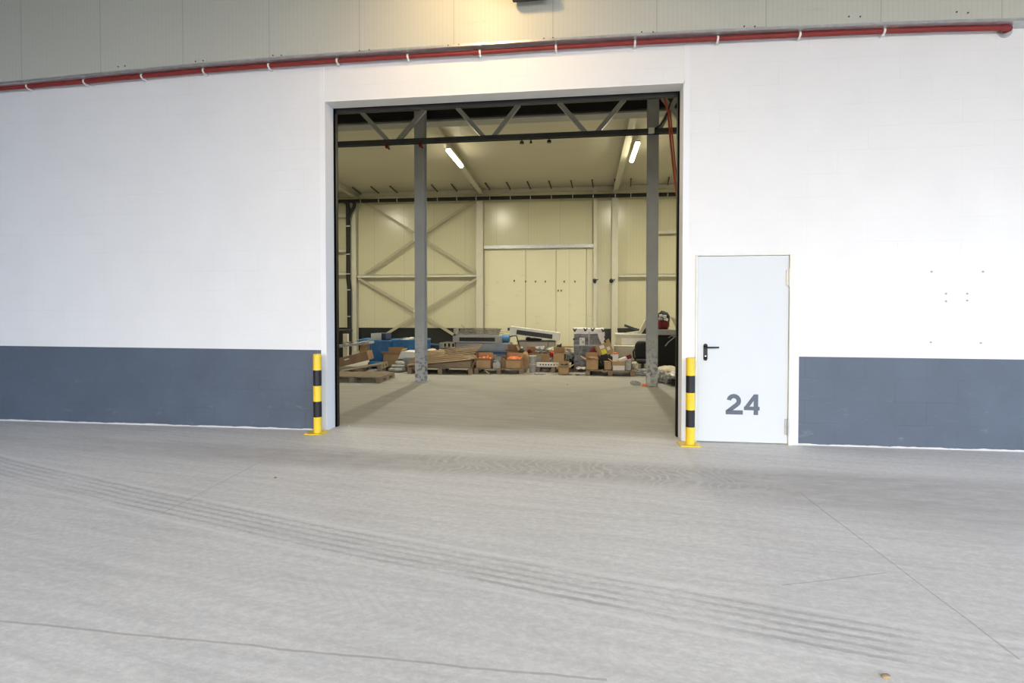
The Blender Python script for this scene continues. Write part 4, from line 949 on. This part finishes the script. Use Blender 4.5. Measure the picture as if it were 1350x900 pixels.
tag(MB().blob(((x0+x1)/2, 12.3, .02), .14, .07, .022, .3, 3, 33, .7).build('dust_rag', 'grey_sack', None, 0, True), 'flat grey rag on the floor in front of the middle pallet', 'rag')
# heap between the middle pallet and the wrapped pallet
hz_ = [((733,740,455,468),'black crumpled bag behind the sloping flap','rubber'), ((741,756,458,463),'dark red cloth on the heap left of the wrapped pallet','red'), ((742,754,461,470),'white and grey bundle beside the wrapped pallet','white_plastic'), ((746,756,465,478),'grey crumpled bag at the foot of the wrapped pallet','grey_sack'), ((749,757,474,482),'black bag at the lower left of the wrapped pallet','rubber')]
for k, (px, lab, mt) in enumerate(hz_): sack(px, 13.55 + .1 * (4 - k), .4, lab, mt, seed=40 + k, amp=.5, z0=[.25, .52, .42, .12, 0][k] if k else .3)
cartonpx((738, 757, 468, 484), 14.1, .5, 'brown box under the heap left of the wrapped pallet', z0=0, mat='card_dark', flaps=(0, 0, None, None))

# --- wrapped pallet
YWp = 13.1
x0, x1, z0, z1 = span(756.5, 796, 434, 484, YWp)
t_ = T('wrapped_pallet', 'tall load wrapped in grey stretch film with white top sheet', 'wrapped load', ((x0+x1)/2, YWp + .4, 0))
zs = z1 - .02
def soft_box(x0, x1, y0, y1, z0, z1, amp=.015, n=14, seed=0):
    bm = bmesh.new(); bmesh.ops.create_cube(bm, size=1); bmesh.ops.subdivide_edges(bm, edges=bm.edges[:], cuts=n, use_grid_fill=True)
    mb = MB(); vs = []
    for v in bm.verts:
        p = Vector((x0 + (v.co.x + .5)*(x1-x0), y0 + (v.co.y + .5)*(y1-y0), z0 + (v.co.z + .5)*(z1-z0)))
        k = noise.noise(p * 4 + Vector((seed, 0, 0))) * amp + noise.noise(p * 11) * amp * .5
        e_ = max(abs(v.co.x), abs(v.co.y)); p += Vector((v.co.x, v.co.y, v.co.z)) * 2 * k; vs.append(p)
    bm.verts.index_update(); fs = [[v.index for v in f_.verts] for f_ in bm.faces]; bm.free(); return mb.add(vs, fs)
soft_box(x0 + .01, x1 - .01, YWp, YWp + .8, .14, zs - .02, .02).build('film_load', 'wrap', t_, 0, True)
MB().box(x0 + .01, x1 - .01, YWp + .02, YWp + .78, .10, .14).build('deck', 'wood_old', t_)
for xx in (x0 + .06, (x0+x1)/2, x1 - .06): MB().box(xx - .05, xx + .05, YWp + .02, YWp + .78, 0, .10).build('stringer', 'wood_old', t_)
hd_ = soft_box(x0 - .015, x1 + .015, YWp - .02, YWp + .82, zs - .09, zs + .03, .02, seed=5); hd_.build('top_sheet', 'white_plastic', t_, 0, True)
# ragged corner drape on the right and bands
dr = MB().prism([(x1 - .16, zs - .05), (x1 + .02, zs - .05), (x1 + .02, zs - .62), (x1 - .02, zs - .50), (x1 - .05, zs - .34), (x1 - .12, zs - .2)], YWp - .03, YWp - .012); dr.box(x1 + .0, x1 + .02, YWp, YWp + .7, zs - .55, zs - .05); dr.build('side_drape', 'white_plastic', t_)
mb = MB(); zb__ = onY(776, 455, YWp).z; mb.box(x0, x1, YWp - .022, YWp - .008, zb__ - .02, zb__ + .015); xx = onY(776.5, 440, YWp).x; mb.box(xx - .018, xx + .018, YWp - .02, YWp - .008, zb__, zs); mb.build('film_band', 'grey_sack', t_)
for px, py in ((757.5, 434.5), (771.5, 434), (781, 434), (795, 435)):
    p = onY(px, py, YWp - .03)
    MB().prism([(p.x - .045, p.z + .035), (p.x - .02, p.z + .035), (p.x + .005, p.z - .005), (p.x + .035, p.z + .035), (p.x + .06, p.z + .03), (p.x + .015, p.z - .05), (p.x - .02, p.z - .045)], YWp - .045, YWp - .03).build('print_mark', 'black', t_)['label'] = 'black chevron mark'
for px, py in ((797.5, 444), (797, 449.5), (756.5, 447)):
    p = onY(px, py, YWp - .03); MB().prism([(p.x - .02, p.z + .02), (p.x + .02, p.z + .035), (p.x + .015, p.z - .02), (p.x - .015, p.z - .03)], YWp - .05, YWp - .035).build('print_mark', 'black', t_)['label'] = 'small black mark'
lx0, lx1, lz0, lz1 = span(764, 771, 445, 455, YWp - .03)
lb = MB().box(lx0, lx1, YWp - .034, YWp - .028, lz0, lz1).build('paper_label', 'paper', t_)
MB().box(lx0 + .06, lx1 - .02, YWp - .036, YWp - .034, lz0 + .05, lz1 - .07).box(lx0 + .015, lx0 + .05, YWp - .036, YWp - .034, lz1 - .06, lz1 - .03).build('printed_block', 'grey_sack', lb)
for k, px in enumerate(((759, 768, 484, 487), (766, 775, 484.5, 487))): sack(px, 12.85, .15, ['white plastic scrap on the floor before the wrapped pallet', 'smaller white scrap beside it, before the wrapped pallet'][k], 'white_plastic', seed=60 + k, amp=.5)

# --- right pallet with mixed boxes
YR = 12.2
xr0, xr1 = onY(773, 490, YR).x, onY(838, 490, YR).x
pallet((xr0 + xr1)/2, YR + .42, 'pallet crowded with small boxes, in front of the white chest', xr1 - xr0, .84, h=.125, rz=R(-2))
zp = .127
cartonpx((772.5, 789, 474.5, 486), YR + .04, .36, 'cardboard box at the left corner of the crowded pallet', z0=zp, flaps=(None, 85, 150, None))
sack((776, 789, 470.5, 476), YR + .1, .25, 'orange-brown netting lying on the left corner box', 'card_dark', seed=50, z0=span(772,789,474.5,486,YR+.04)[3] - .03)
sack((788, 795, 476, 486), YR + .2, .3, 'black crumpled bag between the left boxes of the crowded pallet', 'rubber', seed=57, z0=zp)
sack((777, 788, 459, 474), YR + .45, .3, 'dark red bag behind the left corner box', 'dark_red', seed=51, z0=zp)
sack((786, 808, 467, 479), YR + .30, .3, 'black rubbish bag under the tilted labelled carton', 'rubber', seed=52, z0=zp, amp=.25)
# tilted labelled carton
c = onY(797, 462, YR + .42); cx_, cz_ = c.x, c.z
t_ = T('labelled_carton', 'tilted cardboard carton with one yellow and two white labels', 'box', (cx_, YR + .55, cz_ - .15), 'cardboard boxes in the store')
Rr_ = dict(rz=R(14), ry=R(-18), rx=R(-12))
cc = (cx_, YR + .55, cz_)
MB().at(cc, **Rr_).box(cx_ - .19, cx_ + .16, YR + .40, YR + .75, cz_ - .14, cz_ + .15).build('body', 'card', t_, .004)
MB().at(cc, **Rr_).box(cx_ - .12, cx_ + .0, YR + .392, YR + .40, cz_ - .09, cz_ + .02).build('label_sticker', 'yellow_label', t_)['label'] = 'yellow label'
for a_ in ((cx_ - .12, cx_ - .01, cz_ + .04, cz_ + .12), (cx_ + .03, cx_ + .11, cz_ - .04, cz_ + .04)):
    MB().at(cc, **Rr_).box(a_[0], a_[1], YR + .392, YR + .40, a_[2], a_[3]).build('label_sticker', 'paper', t_)['label'] = 'white label'
MB().at(cc, **Rr_).box(cx_ + .16, cx_ + .17, YR + .42, YR + .74, cz_ - .10, cz_ + .22).build('flap', 'card', t_)
cartonpx((796.5, 806, 477, 486), YR + .06, .22, 'small plain cardboard box in the middle of the crowded pallet', z0=zp, flaps=(0, 0, None, None))
x0, x1, z0, z1 = span(807, 824, 474.5, 487, YR + .02); zsplit = z0 + (z1 - z0) * .42
t_ = T('two_tone_box', 'cardboard box with white lower half at the front of the crowded pallet', 'box', ((x0+x1)/2, YR + .2, zp))
MB().box(x0 + .015, x1 - .005, YR + .02, YR + .3, zp, zsplit).build('lower_part', 'offwhite', t_, .003)
MB().box(x0, x1, YR + .01, YR + .31, zsplit, z1 - .03).build('upper_part', 'card', t_, .003)
for xx, an in ((x0, 150), (x1, 30)): MB().bar((xx, YR + .16, z1 - .03), (xx + .09 * math.cos(R(an)), YR + .16, z1 - .03 + .09 * math.sin(R(an))), .28, .006, (0, 0, 1)).build('flap', 'card', t_)
x0, x1, z0, z1 = span(808, 815, 467, 474, YR + .1)
tag(MB().box(x0, x1, YR + .08, YR + .2, span(807,824,474.5,487,YR+.02)[3] - .028, z1).build('white_packet', 'white_plastic', None, .006), 'white packet with orange top standing on the two-tone box', 'packet')
tag(MB().box(x0 + .01, x1 - .01, YR + .09, YR + .19, z1, z1 + .04).build('orange_packet', 'orange', None, .006), 'small orange packet on top of the white packet', 'packet')
x0, x1, z0, z1 = span(824, 832.5, 475, 487, YR + .06)
carton(x0, x1, YR + .06, YR + .4, zp, z1, 'grey box at the right end of the crowded pallet', mat='grey_sack', flaps=(0, 0, None, None))
zt_ = z1
c = onY(822, 473, YR + .2)
tag(MB().at(c, R(8), 0, R(-20)).box(c.x - .12, c.x + .07, c.y - .06, c.y + .06, c.z - .035, c.z + .035).build('printed_packet', 'white_plastic', None, .012), 'white and pink packet leaning on the two-tone box', 'packet')
c = onY(828.5, 470.5, YR + .25)
tag(MB().at(c, R(-8), 0, R(-22)).box(c.x - .07, c.x + .07, c.y - .06, c.y + .06, c.z - .04, c.z + .045).build('red_packet', 'dark_red', None, .008), 'dark red packet on the grey box of the crowded pallet', 'packet')
sack((833, 843, 478, 486), YR + .3, .3, 'cream netting heap at the right end of the crowded pallet', 'sack', seed=58, z0=.05)

# --- white chest, cream box, planks
YH = 13.9
x0, x1, z0, z1 = span(813, 856, 440, 456, YH)
t_ = T('white_chest', 'large off-white chest with a cream lid behind the crowded pallet', 'chest', ((x0+x1)/2, YH + .35, 0))
MB().box(x0, x1, YH, YH + .7, .0, z1 - .05).build('body', 'cream_panel', t_, .012)
MB().box(x0 - .02, x1 + .02, YH - .02, YH + .72, z1 - .05, z1 + .0).build('lid', 'offwhite', t_, .012)
MB().box(x0 + .12, x1 - .05, YH - .006, YH + .005, z1 - .36, z1 - .10).build('panel_inset', 'white_plastic', t_, .004)
zch_ = z1
x0, x1, z0, z1 = span(810, 838, 456, 475, YH - .35)
tag(MB().box(x0, x1, YH - .35, YH - .03, 0, z1).box(x0 + .03, x1 - .03, YH - .357, YH - .35, .1, z1 - .06).build('cream_case', 'cream_panel', None, .012), 'plain cream case standing in front of the white chest', 'case')
def plank(a_, b2, Y, w_, lab, mat='wood_old', dp=.22):
    p_, q_ = onY(*a_, Y), onY(*b2, Y); tag(MB().bar(p_, q_, w_, dp).build('plank', mat), lab, 'plank', 'planks on the white chest')
plank((814, 441), (848, 436.2), YH + .2, .035, 'cream plank lying almost flat on the white chest', 'cream_panel')
plank((823, 428.5), (841, 435), YH + .3, .06, 'dark plank raised at its left end above the white chest', 'dark_steel', .1)
plank((814, 434.5), (840, 434.5), YH + .5, .09, 'dark board at the back of the white chest', 'black', .08)
x0 = onY(843, 438, YH + .15)
mb = MB().prism([(onY(841,437,YH+.2).x, zch_), (onY(852,437,YH+.2).x, zch_), (onY(853,421,YH+.2).x, onY(850,421.5,YH+.2).z), (onY(850,421,YH+.2).x, onY(850,421.5,YH+.2).z)], YH + .1, YH + .3)
tag(mb.build('wedge_panel', 'cream_panel', None, .004), 'cream wedge-shaped panel standing on the white chest by the column', 'panel')
tag(MB().prism([(onY(846,439,YH).x, zch_), (onY(853,439,YH).x, zch_), (onY(853,430,YH).x, onY(853,430,YH).z)], YH + .02, YH + .08).build('dark_wedge', 'black'), 'small dark wedge in front of the cream wedge-shaped panel', 'wedge')
# black vacuum / chair by the column
p = onY(844.5, 465, 12.9); r_ = .17
t_ = T('black_chair', 'black round-backed chair half behind the column nearer door 24', 'chair', (p.x + .05, 13.1, 0))
MB().blob((p.x + .06, 13.2, .50), .17, .07, .24, .06, 2, 71, .6).build('backrest', 'rubber', t_, 0, True)
MB().blob((p.x + .06, 13.0, .27), .19, .2, .05, .06, 2, 72, .6).build('seat', 'rubber', t_, 0, True)
MB().tube([(p.x - .10, 13.0, .30), (p.x - .15, 13.0, .37), (p.x - .16, 13.0, .50), (p.x - .11, 13.05, .56)], .022, 8).build('armrest', 'rubber', t_, 0, True)
MB().cyl((p.x + .06, 13.0, .06), (p.x + .06, 13.0, .24), .035, n=12).build('gas_column', 'dark_steel', t_, 0, True)
for k in range(5): a_ = 2*math.pi*k/5 + .3; MB().bar((p.x + .06, 13.0, .09), (p.x + .06 + .24*math.cos(a_), 13.0 + .24*math.sin(a_), .05), .04, .03, (0, 0, 1)).cyl((p.x + .06 + .24*math.cos(a_), 12.985 + .24*math.sin(a_), .025), (p.x + .06 + .24*math.cos(a_), 13.015 + .24*math.sin(a_), .025), .025, n=10).build('foot', 'rubber', t_)
tag(MB().blob((onY(846, 483, 12.4).x, 12.4, .07), .16, .12, .075, .5, 3, 77).build('dark_rubble_bag', 'appliance_grey', None, 0, True), 'grey bag lying on the floor against the column nearer door 24', 'bag')

# --- right of the column: bench with black mass and red bag
YK = 12.3
x0 = onY(866, 440, YK).x; x1 = onY(910, 440, YK).x
zt0 = onY(880, 434.5, YK).z; zt1_ = onY(880, 441.5, YK).z
t_ = T('workbench', 'grey-topped black workbench seen at the right edge of the opening', 'workbench', ((x0+x1)/2, YK + .4, 0))
MB().box(x0, x1, YK, YK + .8, zt1_, zt0).build('top', 'appliance_grey', t_, .006)
MB().box(x0 + .04, x1 - .04, YK + .12, YK + .78, .14, zt1_).build('cupboard', 'void_black', t_)
MB().box(x0, x1, YK + .04, YK + .8, .0, .14).build('plinth', 'appliance_grey', t_)
MB().tube([onY(877, 456, YK + .05), onY(881, 451, YK + .05), onY(886, 447, YK + .05), onY(892, 441.5, YK + .05)], .012, 8).tube([onY(881, 445, YK + .06), onY(885, 442.5, YK + .06), onY(891, 443, YK + .06)], .010, 8).build('hanging_cord', 'appliance_grey', t_, 0, True)
x0, x1, z0, z1 = span(867, 884, 411, 434, YK + .15)
t_ = T('backpack', 'dark red and black backpack topped with white papers on the workbench', 'backpack', ((x0+x1)/2, YK + .35, zt0))
MB().blob(((x0+x1)/2, YK + .35, zt0 + (z1 - zt0)*.28), (x1-x0)/2, .16, (z1 - zt0)*.28, .15, 2.2, 80, .55).build('lower_pouch', 'dark_red', t_, 0, True)
MB().blob(((x0+x1)/2 + .02, YK + .42, zt0 + (z1 - zt0)*.5), (x1-x0)/2, .14, (z1 - zt0)*.5, .15, 2, 81, .6).build('main_body', 'black', t_, 0, True)
MB().tube([((x0+x1)/2 - .05, YK + .4, z1 - .05), ((x0+x1)/2 - .02, YK + .4, z1 + .02), ((x0+x1)/2 + .05, YK + .4, z1), ((x0+x1)/2 + .08, YK + .4, z1 - .08)], .014, 8).build('carry_loop', 'black', t_, 0, True)
for px, mt in (((869, 873.5, 414, 418), 'paper'), ((873.5, 879, 415, 419), 'paper'), ((868, 874, 418.5, 422.5), 'grey_sack'), ((874.5, 881, 419, 424), 'white_plastic')):
    a_ = span(*px, YK + .24); MB().blob(((a_[0]+a_[1])/2, YK + .25, (a_[2]+a_[3])/2), (a_[1]-a_[0])/2, .04, (a_[3]-a_[2])/2, .25, 2, px[0]).build('paper_wad', mt, t_, 0, True)
p_, q_ = onY(886, 418, YK + .3), onY(898, 440, YK + .3)
tag(MB().prism([(p_.x, p_.z), (p_.x + .04, p_.z), (q_.x + .1, zt0), (q_.x - .08, zt0)], YK + .45, YK + .5).build('leaning_panel', 'cream_panel'), 'cream panel leaning on the workbench right of the backpack', 'panel')
# crumpled sacks front right
for k, (px, Y, lab, mt) in enumerate((((870, 898, 485, 499), 11.5, 'large cream sack at the right edge of the opening', 'sack'), ((866, 880, 490, 503), 11.15, 'crumpled pale plastic by the foot of the column nearer door 24', 'grey_sack'),
        ((883, 902, 492, 502), 11.05, 'crumpled white plastic below the large cream sack', 'white_plastic'), ((876, 884, 494, 502), 11.0, 'dark rag between the pale plastic heaps', 'appliance_grey'), ((884, 904, 499, 508), 10.7, 'black plastic scraps in front of the white plastic at the right edge', 'rubber'))):
    sack(px, Y, [.7, .35, .35, .2, .3][k], lab, mt, seed=90 + k, amp=.45 if k else .2, z0=0)
# floor debris
x0, x1, z0, z1 = span(834, 845, 502.5, 508, 10.6)
tag(MB().at(((x0+x1)/2, 10.85, 0), R(10)).box(x0, x1, 10.75, 10.95, 0, .06).box(x0 + .02, x0 + .06, 10.76, 10.9, .06, .085).box(x1 - .07, x1 - .03, 10.77, 10.92, .06, .08).build('grey_slab', 'appliance_grey', None, .004), 'grey slab fragment on the floor left of the column nearer door 24', 'slab')
p = onZ(850, 509); tag(MB().blob((p.x, p.y, .02), .055, .04, .025, .5, 3, 97).build('orange_scrap', 'orange', None, 0, True), 'orange scrap on the floor at the foot of the column', 'scrap')
for k, (px, py, s_, lab, mt) in enumerate(((829, 519, .012, 'tiny white chip on the store floor', 'paper'), (363, 630, .012, 'small dark leaf scrap on the forecourt in front of the slate band', 'wood_old'), (1168, 893, .018, 'small brown chip on the forecourt near the bottom edge', 'wood'),
       (460, 562, .012, 'white chip on the threshold beside the left jamb', 'paper'), (748, 507, .012, 'tiny dark pebble on the store floor before the middle pallet', 'dark_steel'))):
    p = onZ(px, py); tag(MB().blob((p.x, p.y, s_ * .35), s_, s_ * .7, s_ * .4, .4, 2, k, .8, 12, 8).build('floor_chip', mt, None, 0, True), lab, 'debris')
p = onY(721.5, 268.5, YB - .3)
